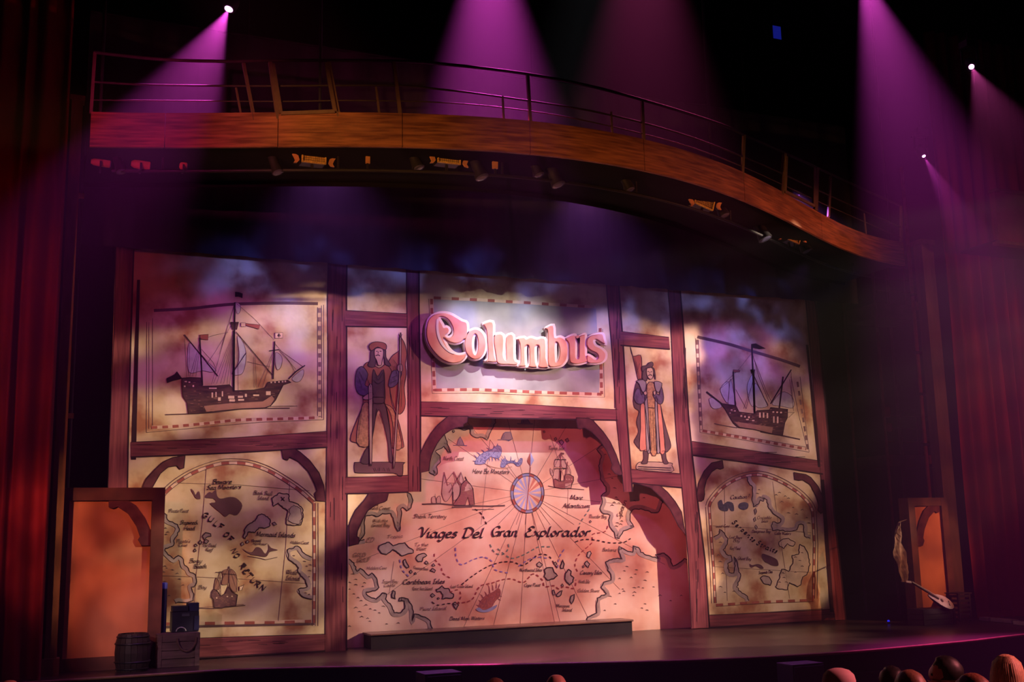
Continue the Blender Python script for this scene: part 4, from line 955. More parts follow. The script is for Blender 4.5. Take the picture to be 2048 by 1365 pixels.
# coasts and lands
land(mapd, T('H', (230, 470), (180, 480)) + T('H', (175, 505), (235, 410), (230, 300), (240, 250), (300, 240), (360, 255), (400, 225), (480, 225), (505, 290), (520, 350), (545, 395), (565, 380), (570, 300), (580, 220), (570, 180), (590, 165), (630, 200), (670, 170), (685, 100), (665, 40), (640, 30)), T('H', (500, 90), (340, 170), (240, 270)), MY, 3, 2.0, amp=1.0)
land(mapd, T('J', (380, 130), (430, 155), (500, 140), (510, 200), (560, 230), (620, 225), (670, 255), (690, 215), (720, 140), (755, 80), (745, 20)), T('J', (600, 20), (480, 60)), MY, 3, 1.6, amp=1.2)
land(mapd, T('J', (240, 190), (260, 250), (290, 330), (310, 380), (280, 370), (240, 315), (190, 345), (150, 370), (200, 410), (205, 470), (165, 520), (175, 590), (150, 610), (90, 570)), T('J', (110, 480), (150, 330)), MY, 3, 1.6, M_land, amp=1.2)
land(mapd, T('H', (80, 655), (130, 690), (160, 770), (190, 740), (270, 810), (300, 785), (345, 830), (365, 920), (330, 955), (245, 965), (260, 1000), (340, 1030), (400, 970), (440, 985), (430, 1030), (480, 1090), (510, 1160), (570, 1160), (610, 1120), (605, 1050), (555, 1050), (560, 1020), (640, 1030), (680, 1100), (690, 1170), (680, 1240), (700, 1170), (800, 1200), (850, 1240), (872, 1330)), T('H', (872, 1500), (40, 1500), (40, 700)), MY, 3, 2.2, amp=1.3)
land(mapd, T('J', (1830, 290), (1765, 345), (1810, 410), (1785, 510), (1810, 660), (1860, 720), (1860, 770)) + T('I', (1080, 30), (1045, 60), (1060, 110), (1035, 180), (1060, 220), (1130, 240), (1115, 290), (1130, 350), (1170, 400), (1180, 450), (1215, 460), (1255, 390), (1310, 370), (1355, 350), (1320, 290), (1320, 230), (1345, 190), (1420, 180), (1540, 220), (1590, 210), (1630, 100)), T('I', (1500, 30), (1300, -60), (1200, -200)), MY, 3, 1.9, amp=1.2)
land(mapd, T('I', (1880, 680), (1830, 650), (1770, 700), (1720, 720), (1690, 640), (1640, 600), (1560, 610), (1590, 650), (1490, 620), (1420, 590), (1400, 545), (1350, 530), (1345, 590), (1280, 570), (1215, 535), (1215, 590), (1245, 655), (1180, 650), (1090, 680), (1110, 760), (1140, 800), (1140, 850), (1070, 870), (1045, 920), (1095, 980), (1010, 1020), (1000, 1100), (1005, 1160), (920, 1200), (905, 1300)), T('I', (905, 1400), (1900, 1400), (1900, 900)), MY, 3, 2.2, amp=1.3)
isl = [('H', [(360, 560), (370, 530), (410, 510), (460, 495), (500, 530), (550, 510), (610, 500), (640, 540), (690, 570), (690, 595), (640, 605), (580, 625), (530, 580), (500, 565), (440, 610), (390, 600)], 2.2), ('H', [(715, 645), (740, 610), (790, 600), (818, 620), (780, 640), (770, 680), (735, 680)], 2), ('H', [(595, 670), (615, 655), (635, 700), (650, 730), (630, 740), (605, 710)], 2.2), ('H', [(795, 690), (810, 670), (832, 695), (815, 705)], 1.8), ('H', [(865, 715), (880, 695), (895, 715), (875, 725)], 1.6), ('H', [(845, 765), (870, 740), (900, 760), (890, 780)], 1.8), ('H', [(655, 775), (668, 755), (680, 775), (665, 790)], 1.8), ('H', [(700, 790), (710, 780), (718, 795), (706, 800)], 1.8),
 ('H', [(905, 940), (940, 925), (960, 905), (985, 930), (1020, 930), (1035, 960), (1070, 985), (1060, 1020), (1010, 1020), (960, 1030), (970, 990), (950, 960), (915, 965)], 2.2), ('H', [(852, 995), (870, 978), (893, 995), (870, 1015)], 1.8), ('H', [(915, 1025), (928, 1015), (938, 1025), (926, 1034)], 1.6), ('H', [(1060, 1075), (1085, 1060), (1115, 1085), (1095, 1130), (1080, 1110)], 2.2), ('H', [(485, 990), (500, 950), (520, 960), (515, 1000), (520, 1030), (490, 1015)], 2.2),
 ('I', [(440, 705), (465, 680), (495, 705), (475, 730), (445, 722)], 1.8), ('I', [(510, 760), (540, 735), (590, 735), (605, 780), (635, 810), (600, 840), (545, 855), (510, 820), (520, 790)], 2.4), ('I', [(660, 720), (685, 660), (700, 700), (690, 740), (670, 745)], 2.2), ('I', [(600, 700), (615, 680), (632, 700), (615, 715)], 1.6), ('I', [(710, 790), (740, 750), (765, 770), (760, 805), (790, 830), (780, 870), (750, 900), (720, 870), (705, 840)], 2.4), ('I', [(912, 630), (920, 590), (945, 580), (955, 600), (935, 645)], 2), ('I', [(890, 700), (915, 670), (940, 700), (925, 735)], 2), ('I', [(870, 725), (880, 712), (888, 728), (876, 736)], 1.6), ('I', [(588, 950), (600, 945), (615, 990), (595, 995)], 2), ('I', [(620, 1000), (650, 965), (680, 950), (670, 990), (640, 1010)], 2), ('I', [(750, 1050), (765, 1000), (795, 985), (790, 1030), (770, 1075)], 2.2), ('I', [(670, 905), (682, 885), (692, 905), (680, 915)], 1.6), ('I', [(935, 300), (945, 290), (955, 303), (944, 312)], 1.4),
 ('J', [(1340, 240), (1358, 225), (1370, 245), (1352, 262)], 1.4), ('J', [(1385, 265), (1415, 250), (1435, 275), (1418, 305)], 1.6), ('J', [(1450, 250), (1475, 235), (1488, 262), (1465, 275)], 1.5), ('J', [(1230, 165), (1245, 160), (1250, 175), (1238, 182)], 1.1), ('J', [(325, 160), (340, 150), (348, 170), (332, 180)], 1.2)]
for c_, pts, w_ in isl: coast(mapd, T(c_, *pts), w_, MY, 4, 0.9, True, M_land, 3.5)
# writing
words(mapd, 'Viages', T('H', (735, 452), (1100, 452)), 20, 3.5, MY, 8, wmin=1.0)
words(mapd, 'Del', T('H', (1145, 452), (1345, 454)), 20, 3.5, MY, 8, wmin=1.0)
words(mapd, 'Gran', T('I', (5, 440), (260, 442)), 20, 3.5, MY, 8, wmin=1.0)
words(mapd, 'Explorador', T('I', (322, 442), (940, 440)), 20, 3.5, MY, 8, wmin=1.0)
for t_, c_, a_, b_, s_, w_, m_ in (
 ('Here Be Monsters', 'J', (520, 585), (890, 590), 9, 1.3, M_inkmid), ('North Coast', 'J', (230, 455), (435, 455), 8, 1.0, M_inkfaint), ('Terra Isle', 'J', (1280, 352), (1440, 352), 7.5, 1.0, M_inkfaint),
 ('Mare', 'J', (1500, 848), (1625, 850), 9.5, 1.4, M_inkmid), ('Atlanticum', 'J', (1420, 932), (1700, 932), 9.5, 1.4, M_inkmid), ('Shark Territory', 'H', (690, 268), (1000, 268), 8, 1.1, M_inkmid),
 ('Gold Coast', 'H', (270, 190), (470, 190), 7, .9, M_inkfaint), ('With the', 'H', (310, 308), (450, 305), 6.5, .8, M_inkfaint), ('Great Bay', 'H', (300, 350), (470, 350), 7, .9, M_inkfaint), ('GOLD', 'H', (120, 635), (240, 632), 8, 1.0, M_inkfaint), ('GULF', 'H', (160, 685), (280, 680), 8, 1.0, M_inkfaint),
 ('Caribbean Isles', 'H', (588, 892), (985, 885), 9.5, 1.6, M_ink), ('Tropic', 'H', (440, 460), (590, 450), 6.5, .8, M_inkfaint), ('To the', 'H', (700, 535), (830, 532), 7, .9, M_inkfaint), ('West', 'H', (720, 575), (810, 572), 7, .9, M_inkfaint), ('Hidden Cove', 'H', (250, 752), (440, 750), 6, .8, M_inkfaint),
 ('Inner Bay', 'H', (400, 880), (545, 878), 6.5, .8, M_inkfaint), ('Castle', 'H', (415, 915), (520, 913), 6.5, .8, M_inkfaint), ('Treasure Bank', 'H', (690, 745), (830, 760), 5.5, .8, M_inkfaint), ('Spice Sea Island', 'H', (680, 945), (870, 945), 6, .8, M_inkfaint), ('Last Trade Island', 'H', (1040, 925), (1250, 922), 6, .8, M_inkfaint), ('Point Island', 'H', (750, 1140), (1000, 1130), 6.5, .8, M_inkfaint), ('Dead Man Waters', 'H', (1030, 1230), (1360, 1225), 7, 1.0, M_inkmid),
 ('Canary Isles', 'I', (848, 800), (1055, 798), 8, 1.2, M_inkmid), ('Thunder Bay', 'I', (930, 268), (1100, 268), 7, .9, M_inkfaint), ('Barbaria', 'I', (1060, 580), (1190, 582), 6.5, .8, M_inkfaint), ('Northwind Isles', 'I', (280, 772), (490, 770), 6.5, .9, M_inkmid), ('Cape Point', 'I', (320, 915), (475, 912), 6.5, .9, M_inkmid), ('North Isle', 'I', (835, 880), (940, 880), 6.5, .8, M_inkfaint), ('Golden Shore', 'I', (825, 965), (1030, 965), 6.5, .8, M_inkfaint), ('Monsoon', 'I', (620, 1108), (750, 1108), 6.5, .9, M_inkmid), ('Island', 'I', (680, 1145), (770, 1148), 6.5, .9, M_inkmid), ('Spain', 'I', (1225, 285), (1290, 100), 9, 1.0, M_inkmid), ('ED', 'H', (245, 495), (320, 492), 9, 1.0, M_inkfaint)):
    words(mapd, t_, T(c_, a_, b_), s_ or 8, w_, MY, 8, m_)
# dashed routes
def route(c_, pts, m_, w_=2.4, on=6, off=5): MP().dash(catmull(T(c_, *pts), 6), w_, on, off).build('dashed_route', m_, mapd, 7, kind='stuff')
route('D', [(890, 800), (920, 850), (970, 858), (1000, 820), (995, 790)], M_greenline); route('D', [(935, 825), (1010, 880), (1070, 870), (1130, 840), (1180, 815), (1260, 815)], M_greenline)
route('D', [(685, 820), (690, 880), (720, 920), (790, 890), (850, 875), (900, 900), (920, 950), (1000, 970)], M_blueline); route('D', [(720, 1040), (790, 985), (880, 930), (960, 905), (1030, 905), (1080, 925), (1120, 905), (1180, 860), (1240, 870), (1280, 930), (1300, 950)], M_shade, 2.2)
route('D', [(1060, 930), (1120, 890), (1180, 875), (1240, 885)], M_blueline, 2.2)
route('D', [(690, 1150), (780, 1130), (830, 1050), (900, 1030), (960, 1010), (1020, 1005), (1090, 1025), (1145, 975), (1200, 1010), (1215, 1050), (1270, 1045), (1300, 1065), (1330, 1050), (1390, 1060), (1400, 1010)], M_redline)
route('D', [(545, 1140), (580, 1160), (650, 1150), (700, 1165)], M_shade, 2); route('D', [(560, 855), (565, 890), (600, 930), (610, 970), (655, 1000)], M_redline, 2); route('D', [(355, 890), (370, 950), (420, 1000)], M_blueline, 2.2)
route('D', [(800, 590), (840, 620), (870, 680)], M_shade, 2.2); route('D', [(1395, 785), (1450, 770), (1520, 775), (1600, 790), (1680, 788), (1725, 765)], M_shade, 2.2); route('D', [(1480, 590), (1420, 680)], M_greenline, 2); route('D', [(1590, 690), (1570, 725), (1500, 740), (1495, 790), (1420, 860), (1395, 920), (1410, 960)], M_redline, 2); route('D', [(1330, 830), (1300, 880), (1290, 950)], M_blueline, 2); route('D', [(650, 1085), (700, 1070), (718, 1105), (700, 1150)], M_redline, 2)
hills(mapd, MY, T('H', (120, 800), (150, 850), (90, 880), (150, 900), (230, 880), (215, 915), (90, 940), (130, 985), (170, 1020), (200, 1050), (150, 1115), (185, 1155), (245, 1090), (285, 1125), (330, 1140), (370, 1165), (410, 1105), (205, 1200), (260, 1215), (280, 1245), (440, 1270), (550, 1260), (90, 1290)) + T('I', (1200, 100), (1170, 125), (1215, 130), (1150, 150), (1200, 320), (1230, 330), (1190, 350), (1240, 300), (1290, 730), (1265, 770), (1220, 840), (1330, 830), (1380, 760), (1370, 800), (1480, 780), (1460, 860), (1400, 920), (1360, 930), (1360, 970), (1350, 1000), (1250, 940), (1220, 980), (1260, 960), (1440, 930), (1130, 1010), (1180, 1080), (1080, 1140), (1460, 1080), (1430, 1120), (1540, 920), (1480, 1140), (1600, 1000), (1700, 1050), (1800, 1000), (1360, 110), (1450, 80)) + T('J', (1850, 400), (1890, 600), (1920, 640), (1945, 740), (1960, 830), (1940, 880), (1920, 910)), 5, None, 3.2)
# wrecked ship, galleon, sailing rocks and sea serpents
wr = empty('wrecked_ship', (0, 0, 0)); wr.parent = mapd; wr['plane'] = MY
mw = paint('sepia_rose', (0.33, 0.12, 0.12)); mws = paint('sepia_pale', (0.66, 0.42, 0.34))
ship(wr, 'J', hull=[(410, 700), (440, 670), (460, 650), (500, 690), (530, 740), (545, 900), (500, 905), (480, 820), (450, 905), (330, 905), (360, 860), (400, 800)], low=[(440, 770), (520, 745), (515, 700), (470, 690)], masts=[((240, 575), (275, 710), 2.2), ((335, 570), (400, 700), 2.6), ((410, 575), (290, 780), 2.0)], yards=[([(330, 770), (330, 890)], 1.6), ([(450, 620), (470, 660)], 2)],
     sails=[[(225, 700), (240, 600), (270, 700), (310, 690), (320, 780), (260, 870), (220, 800)], [(330, 720), (370, 680), (400, 740), (380, 830), (330, 850)], [(390, 660), (410, 590), (430, 650), (420, 690)], [(120, 830), (150, 820), (165, 880), (120, 880)], [(170, 830), (200, 815), (205, 880), (170, 885)]], rig=[[(240, 580), (215, 800)], [(335, 575), (240, 690)], [(410, 580), (440, 660)], [(400, 600), (330, 720)], [(330, 580), (360, 700)], [(150, 790), (160, 880)]], flags=[], sea=[([(20, 895), (200, 890), (400, 910), (700, 915), (850, 908)], 3), ([(320, 925), (520, 920)], 3), ([(520, 950), (740, 945)], 1.4)], windows=[(450, 720, 12, 14), (475, 715, 12, 14), (500, 710, 12, 14)], mh=mw, ms=mws, ml=mws)
gal = empty('galleon', (0, 0, 0)); gal.parent = mapd; gal['plane'] = MY
ship(gal, 'J', hull=[(1335, 650), (1350, 640), (1390, 665), (1440, 660), (1450, 600), (1490, 595), (1535, 620), (1535, 660), (1515, 700), (1510, 735), (1420, 740), (1345, 725)], low=[(1450, 690), (1510, 680), (1508, 730), (1450, 738)], masts=[((1405, 385), (1402, 660), 2.2), ((1475, 470), (1465, 600), 1.6), ((1405, 560), (1395, 665), 5)], yards=[([(1345, 450), (1460, 450)], 1.4), ([(1340, 540), (1465, 540)], 1.4)],
     sails=[[(1350, 455), (1395, 450), (1395, 520), (1345, 515)], [(1415, 450), (1450, 460), (1460, 530), (1415, 520)], [(1345, 550), (1390, 545), (1385, 640), (1330, 640)], [(1470, 500), (1505, 560), (1500, 600), (1455, 600)], [(1300, 540), (1320, 560), (1335, 610), (1310, 600)]], rig=[[(1405, 390), (1340, 460)], [(1405, 390), (1460, 460)], [(1405, 390), (1310, 590)], [(1405, 390), (1510, 600)]], flags=[([(1407, 380), (1440, 385), (1436, 396), (1407, 394)], mw)], sea=[([(1280, 712), (1340, 725), (1640, 750)], 1.6)], windows=[(1460, 640, 10, 12), (1485, 640, 10, 12), (1510, 640, 10, 12)], mh=mw, ms=mws, ml=mws)
for pts in ([(370, 300), (385, 250), (402, 220), (425, 265), (440, 305)], [(815, 245), (835, 190), (855, 175), (905, 172), (925, 240), (880, 265)], [(1010, 85), (1020, 40), (1070, 40), (1100, 85)]):
    MP().fill(T('J', *pts)).build('sea_rock', paint('rock_lilac', (0.40, 0.30, 0.34)), mapd, 4)
    x0, y0 = pts[0]; x1 = pts[-1][0]
    MP().line(T('J', *pts), 1.4).line(T('J', (x0 - 40, y0 + 6), (x1 + 30, y0 + 8)), 1.2).line(T('J', (x0 + 20, y0 - 5), (x0 + 30, y0 - 45)), .8).build('rock_outline', M_blueink, mapd, 6)
def serpent(c_, bodies, spines, m_, mi):
    for b_ in bodies:
        MP().fill(catmull(T(c_, *b_), 3, True)).build('sea_serpent', m_, mapd, 4)
        MP().line(catmull(T(c_, *b_), 3, True), 1.1, True).build('serpent_outline', mi, mapd, 6)
        scribble(mapd, T(c_, *b_), mi, MY, 5, 70, 0.9, 'serpent_scales', 0.7, 4.0, 0.4)
    q = MP()
    for x, y, dx, dy in spines: q.line(T(c_, (x, y), (x + dx * .5 + 4, y + dy * .6), (x + dx, y + dy)), [2.2, 1.6, .5])
    q.build('serpent_spines', mi, mapd, 5)
serpent('J', [[(550, 490), (575, 430), (620, 390), (680, 360), (730, 340), (770, 310), (805, 320), (815, 370), (790, 430), (750, 430), (700, 420), (660, 460), (640, 490)], [(805, 515), (820, 460), (850, 440), (880, 465), (930, 460), (970, 480), (1000, 440), (1022, 440), (1015, 490), (975, 515), (930, 480), (870, 490), (840, 525)]],
        [(570, 440, -35, -40), (600, 405, -35, -30), (640, 375, -30, -25), (690, 350, -25, -20), (740, 330, -5, -20), (770, 312, 5, -25), (560, 470, -35, -10), (690, 430, 0, 40), (720, 430, 0, 40), (750, 432, 10, 35), (780, 420, 0, 45), (850, 445, -8, -35), (905, 460, 0, -45), (820, 465, -10, -30), (940, 465, 10, -20), (600, 470, 20, -30), (640, 440, 20, -30), (680, 410, 20, -30), (730, 390, 20, -30), (860, 500, 5, -25)], paint('serpent_blue', (0.38, 0.36, 0.50), .3, 25), M_blueink)
MP().line(T('J', (650, 490), (700, 515), (760, 530), (830, 540), (920, 520)), 1.4).build('water_line', paint('spray', (0.55, 0.33, 0.20)), mapd, 4)
serpent('H', [[(1310, 1120), (1325, 1060), (1360, 1010), (1410, 980), (1450, 960), (1490, 930), (1510, 960), (1500, 1010), (1460, 1050), (1430, 1100), (1390, 1125)]],
        [(1325, 1060, -20, -20), (1345, 1020, -25, -35), (1380, 1000, -20, -40), (1410, 975, -20, -90), (1440, 950, -10, -60), (1470, 930, 0, -60), (1490, 925, 15, -40), (1310, 1100, -30, -15), (1500, 1000, 25, 10), (1490, 1030, 25, 15), (1400, 1040, 10, -30), (1370, 1080, 10, -30), (1430, 1030, 10, -30), (1350, 1110, 10, -30)], paint('serpent_rust', (0.40, 0.13, 0.10), .3, 25), mw)
MP().fill(catmull(T('H', (1280, 1130), (1310, 1110), (1350, 1135), (1400, 1120), (1440, 1100), (1480, 1085), (1460, 1120), (1400, 1150), (1330, 1155)), 3, True)).build('wave', M_slate, mapd, 7)

# ------------------------------------------------------------------ low platform in front of the map
px0 = atZ(740, 1300, 0).x; px1 = atZ(1268, 1268, 0).x
zt = 0.31
step = empty('low_platform', ((px0 + px1) / 2, -0.1, 0), 'long low dark platform step in front of the sea map', 'platform')
M_riser = mat('platform_riser', (0.022, 0.014, 0.012), 0.7, 0.25, 3)
M_tread = mat('platform_top', (0.15, 0.075, 0.045), 0.28, 0.25, 2, (1, 10, 1), spec=0.6)
y0 = -0.12; y1 = MY - 0.03
MB().box(((px0 + px1) / 2, (y0 + y1) / 2, (zt - 0.04) / 2), (px1 - px0 - 0.04, y1 - y0 - 0.04, zt - 0.04)).build('riser', M_riser, step)
MB().box(((px0 + px1) / 2, (y0 + y1) / 2, zt - 0.02), (px1 - px0, y1 - y0, 0.04)).build('tread', M_tread, step)
MB().tube([(px0, y0 - 0.005, zt - 0.02), (px1, y0 - 0.005, zt - 0.02)], 0.02, 8).build('nosing', M_floorline, step)
# ------------------------------------------------------------------ dimensional title letters hung in front of the title panel
M_face = mat('letter_face', (0.74, 0.22, 0.13), 0.45, 0.25, 2.5, col2=(0.86, 0.40, 0.26), spec=0.4)
M_edge = mat('letter_edge', (0.92, 0.72, 0.60), 0.4, 0.08, 5, spec=0.4)
LET = {
 'C': ([[(480, 245), (425, 215), (360, 175), (300, 145), (240, 133), (170, 140), (110, 170), (75, 220), (58, 300), (62, 390), (90, 470), (140, 540), (200, 600), (270, 640), (340, 655), (410, 640), (455, 600), (475, 548), (400, 562), (340, 545), (290, 500), (255, 440), (240, 395), (268, 418), (305, 440), (370, 452), (420, 435), (445, 410), (480, 385)],
        [(190, 186), (240, 180), (292, 215), (324, 270), (336, 330), (318, 374), (280, 384), (258, 362), (284, 344), (298, 318), (288, 290), (262, 277), (240, 284), (224, 250)]], 'rounded capital letter with a curled inner hook'),
 'o': ([[(562 + 112 * math.cos(t * math.pi / 14), 457 + 158 * math.sin(t * math.pi / 14)) for t in range(28)], [(562 + 27 * math.cos(t * math.pi / 10), 460 + 105 * math.sin(t * math.pi / 10)) for t in range(20)]], None),
 'l': ([[(640, 248), (740, 228), (750, 370), (758, 570), (785, 642), (665, 632), (690, 600), (682, 400), (668, 295)]], None),
 'u': ([[(752, 378), (850, 365), (850, 560), (862, 605), (878, 600), (875, 388), (955, 370), (960, 600), (1000, 640), (985, 672), (900, 668), (820, 667), (785, 645), (775, 600)]], None),
 'm': ([[(985, 402), (1060, 385), (1082, 402), (1130, 385), (1190, 402), (1240, 390), (1282, 420), (1288, 600), (1310, 692), (1210, 694), (1216, 640), (1216, 490), (1192, 470), (1175, 500), (1180, 640), (1195, 692), (1108, 690), (1116, 650), (1112, 490), (1090, 470), (1072, 500), (1076, 650), (1082, 687), (1000, 682), (1022, 640), (1016, 450)]], None),
 'b': ([[(1275, 298), (1360, 262), (1375, 385), (1430, 380), (1490, 420), (1512, 500), (1502, 600), (1455, 670), (1390, 692), (1318, 684), (1304, 600), (1302, 330)], [(1382, 450), (1408, 448), (1425, 520), (1416, 600), (1392, 642), (1382, 600)]], None),
 'u2': ([[(1480, 402), (1570, 360), (1590, 400), (1590, 570), (1604, 602), (1620, 582), (1620, 395), (1605, 385), (1680, 352), (1690, 400), (1690, 560), (1712, 622), (1698, 642), (1620, 662), (1560, 657), (1525, 622), (1518, 450)]], None),
 's': ([[(1860, 350), (1880, 400), (1895, 460), (1850, 440), (1800, 410), (1772, 425), (1792, 470), (1850, 500), (1897, 550), (1890, 612), (1842, 650), (1762, 657), (1708, 642), (1704, 570), (1742, 580), (1790, 612), (1820, 592), (1802, 550), (1740, 520), (1702, 470), (1707, 400), (1762, 360)]], None)}
LY = -0.16
sign = empty('title_sign', tuple(atY(1035, 735, LY)), 'row of red dimensional letters with pale edges over the grey title panel', 'sign')
def letter(name, loops, Yf, depth, bevel, offset, material, parent, smooth_n=3, **kw):
    cu = bpy.data.curves.new('tmp', 'CURVE'); cu.dimensions = '2D'; cu.fill_mode = 'BOTH'
    cu.extrude = depth; cu.bevel_depth = bevel; cu.bevel_resolution = 2; cu.offset = offset
    for lp in loops:
        pts = catmull(T('G', *lp), smooth_n, True)
        sp_ = cu.splines.new('POLY'); sp_.points.add(len(pts) - 1); sp_.use_cyclic_u = True
        for q_, (x, y) in zip(sp_.points, pts):
            v = atY(x, y, Yf); q_.co = (v.x, v.z, 0, 1)
    to = bpy.data.objects.new('tmp', cu); COL.objects.link(to)
    dg = bpy.context.evaluated_depsgraph_get()
    me = bpy.data.meshes.new_from_object(to.evaluated_get(dg))
    bpy.data.objects.remove(to); bpy.data.curves.remove(cu)
    base = base_of(parent)
    me.transform(Matrix(((1, 0, 0, -base.x), (0, 0, -1, Yf - base.y), (0, 1, 0, -base.z), (0, 0, 0, 1))))
    me.materials.clear(); me.materials.append(material)
    me.name = name
    o = bpy.data.objects.new(name, me); COL.objects.link(o); o.parent = parent
    return setp(o, **kw)
for k, (loops, lab) in LET.items():
    e = letter('letter', loops, LY + 0.03, 0.05, 0.012, 0.018, M_edge, sign)
    letter('letter_face', loops, LY - 0.035, 0.018, 0.014, -0.028, M_face, e)
letter('letter_highlight', [[(168, 210), (192, 202), (186, 260), (196, 350), (226, 430), (280, 508), (350, 553), (300, 540), (235, 485), (190, 410), (168, 320)]], LY - 0.070, 0.006, 0.004, 0.0, M_edge, sign.children[0])
# hanging bars that tie the letters to the portal cloth
hb = MB()
for x in (900, 960, 1000, 1060, 1105, 1160, 1200):
    a = atY(x, 690, LY + 0.10)
    hb.bar((a.x, LY + 0.09, a.z), (a.x, -0.02, a.z), 0.03, 0.03)
hb.build('standoff', M_blackmetal, sign, kind='stuff')
# ------------------------------------------------------------------ lighting bridge with railing, curving over the stage
ZB = 8.5
bot = [(178, 287), (287, 297), (406, 300), (550, 298), (680, 293), (802, 289), (950, 294), (1070, 305), (1224, 332), (1347, 360), (1480, 402), (1582, 444), (1714, 504), (1795, 531)]
plan = []
for x, y in bot:
    p = atZ(x, y, ZB); plan.append((x, p.x, p.y))
# smooth the plan curve with a quartic least-squares fit of Y over X
def polyfit(xs, ys, d):
    n_ = d + 1
    A_ = [[sum(x ** (i + j) for x in xs) for j in range(n_)] for i in range(n_)]
    B_ = [sum(y * x ** i for x, y in zip(xs, ys)) for i in range(n_)]
    for i in range(n_):
        pv = max(range(i, n_), key=lambda r: abs(A_[r][i])); A_[i], A_[pv] = A_[pv], A_[i]; B_[i], B_[pv] = B_[pv], B_[i]
        for r in range(i + 1, n_):
            f = A_[r][i] / A_[i][i]
            for c in range(i, n_): A_[r][c] -= f * A_[i][c]
            B_[r] -= f * B_[i]
    out = [0] * n_
    for i in range(n_ - 1, -1, -1): out[i] = (B_[i] - sum(A_[i][c] * out[c] for c in range(i + 1, n_))) / A_[i][i]
    return out
cf = polyfit([p[1] / 10 for p in plan], [p[2] for p in plan], 4)
cY = lambda X: sum(c * (X / 10) ** i for i, c in enumerate(cf))
def onBridge(px, py, dy=0.0):
    """point on the bridge's front face seen at this pixel"""
    Y = -6.0
    for _ in range(25):
        p = atY(px, py, Y); Y = cY(p.x) + dy
    return atY(px, py, Y)
X0, X1 = onBridge(180, 260).x, onBridge(1808, 500).x
ZT = ZB + 0.58
bridge = empty('lighting_bridge', ((X0 + X1) / 2, cY((X0 + X1) / 2), ZB), 'curved wood-faced lighting bridge with a metal railing above the stage', 'bridge')
cuts = [X0] + [onBridge(x, 265 if x < 1100 else 300).x for x in (330, 556, 805, 1060, 1288, 1484, 1632)] + [X1]
for a, b in zip(cuts[:-1], cuts[1:]):
    nn = 8; mb = MB(); pf = []; pb_ = []
    for i in range(nn + 1):
        x = a + 0.006 + (b - a - 0.012) * i / nn; pf.append((x, cY(x))); pb_.append((x, cY(x) + 0.06))
    mb.prism([Vector((x, y, ZB)) for x, y in pf + pb_[::-1]], (0, 0, ZT - ZB)); mb.build('fascia_panel', M_woodH, bridge)
mb = MB(); nn = 48
xs = [X0 + (X1 - X0) * i / nn for i in range(nn + 1)]
mb.prism([Vector((x, cY(x) + 0.08, ZB + 0.08)) for x in xs] + [Vector((x, cY(x) + 2.2, ZB + 0.08)) for x in xs[::-1]], (0, 0, 0.12)); mb.build('deck', M_black, bridge)
mb = MB()
for i in range(nn):
    x, x2 = xs[i], xs[i + 1]
    mb.add([(x, cY(x) + 2.2, ZB), (x2, cY(x2) + 2.2, ZB), (x2, cY(x2) + 2.2, ZT), (x, cY(x) + 2.2, ZT)], [(0, 1, 2, 3)])
mb.build('rear_fascia', M_black, bridge)
posts = [((182, 227), (190, 105), .05), ((509, 241), (487, 127), .05), ((484, 240), (472, 176), .03), ((556, 239), (540, 125), .06), ((677, 234), (657, 125), .06), ((759, 231), (752, 174), .03), ((801, 233), (787, 124), .05), ((1008, 245), (1005, 192), .03), ((1061, 252), (1055, 148), .05), ((1225, 279), (1222, 224), .03), ((1288, 295), (1284, 203), .05), ((1484, 359), (1488, 271), .055), ((1563, 389), (1569, 308), .075), ((1631, 422), (1634, 337), .075), ((1657, 434), (1661, 353), .05), ((1732, 468), (1728, 427), .03), ((1802, 498), (1802, 412), .05)]
for a, b, w_ in posts:
    A_ = onBridge(*a, dy=0.03); B_ = onBridge(*b, dy=0.03)
    MB().bar(A_, B_, w_, w_, (0, 1, 0)).build('railing_post', M_rail, bridge)
def rail(pts, r, name='rail'):
    MB().tube([onBridge(x, y, dy=0.03) for x, y in catmull(pts, 4)], r, 8).build(name, M_railthin, bridge)
rail([(189, 105), (324, 119), (468, 123), (540, 121), (786, 122), (895, 129), (1055, 148), (1200, 177), (1350, 219), (1450, 252), (1488, 270), (1578, 310), (1637, 337), (1740, 385), (1802, 412)], .028, 'top_rail')
rail([(187, 164), (304, 170), (457, 172), (556, 172), (786, 171), (882, 179), (967, 189), (1182, 222), (1350, 264), (1484, 313), (1565, 348), (1634, 380), (1740, 428), (1802, 455)], .018, 'middle_rail')
rail([(184, 200), (540, 203), (704, 201), (900, 206), (1058, 222), (1182, 244), (1350, 285), (1484, 333), (1634, 402), (1802, 476)], .012, 'lower_rail')
for a, b, c, d in (((546, 128), (562, 227), (670, 223), (652, 126)), ((1573, 313), (1570, 383), (1628, 412), (1629, 336))):
    gt = MB(); P4 = [onBridge(*q_, dy=-0.03) for q_ in (a, b, c, d)]
    for i in range(3): gt.bar(P4[i], P4[i + 1], .055, .04, (0, 1, 0))
    gt.build('gate_frame', M_rail, bridge)
# hangers up to the grid
for px in (200, 640, 1420, 1780):
    p = onBridge(px, 240 if px < 900 else (275 if px < 1500 else 480), dy=0.9)
    MB().tube([(p.x, cY(p.x) + 0.9, ZB + 0.2), (p.x, cY(p.x) + 0.9, 21.9)], 0.03, 8).build('hanger', M_blackmetal, bridge)

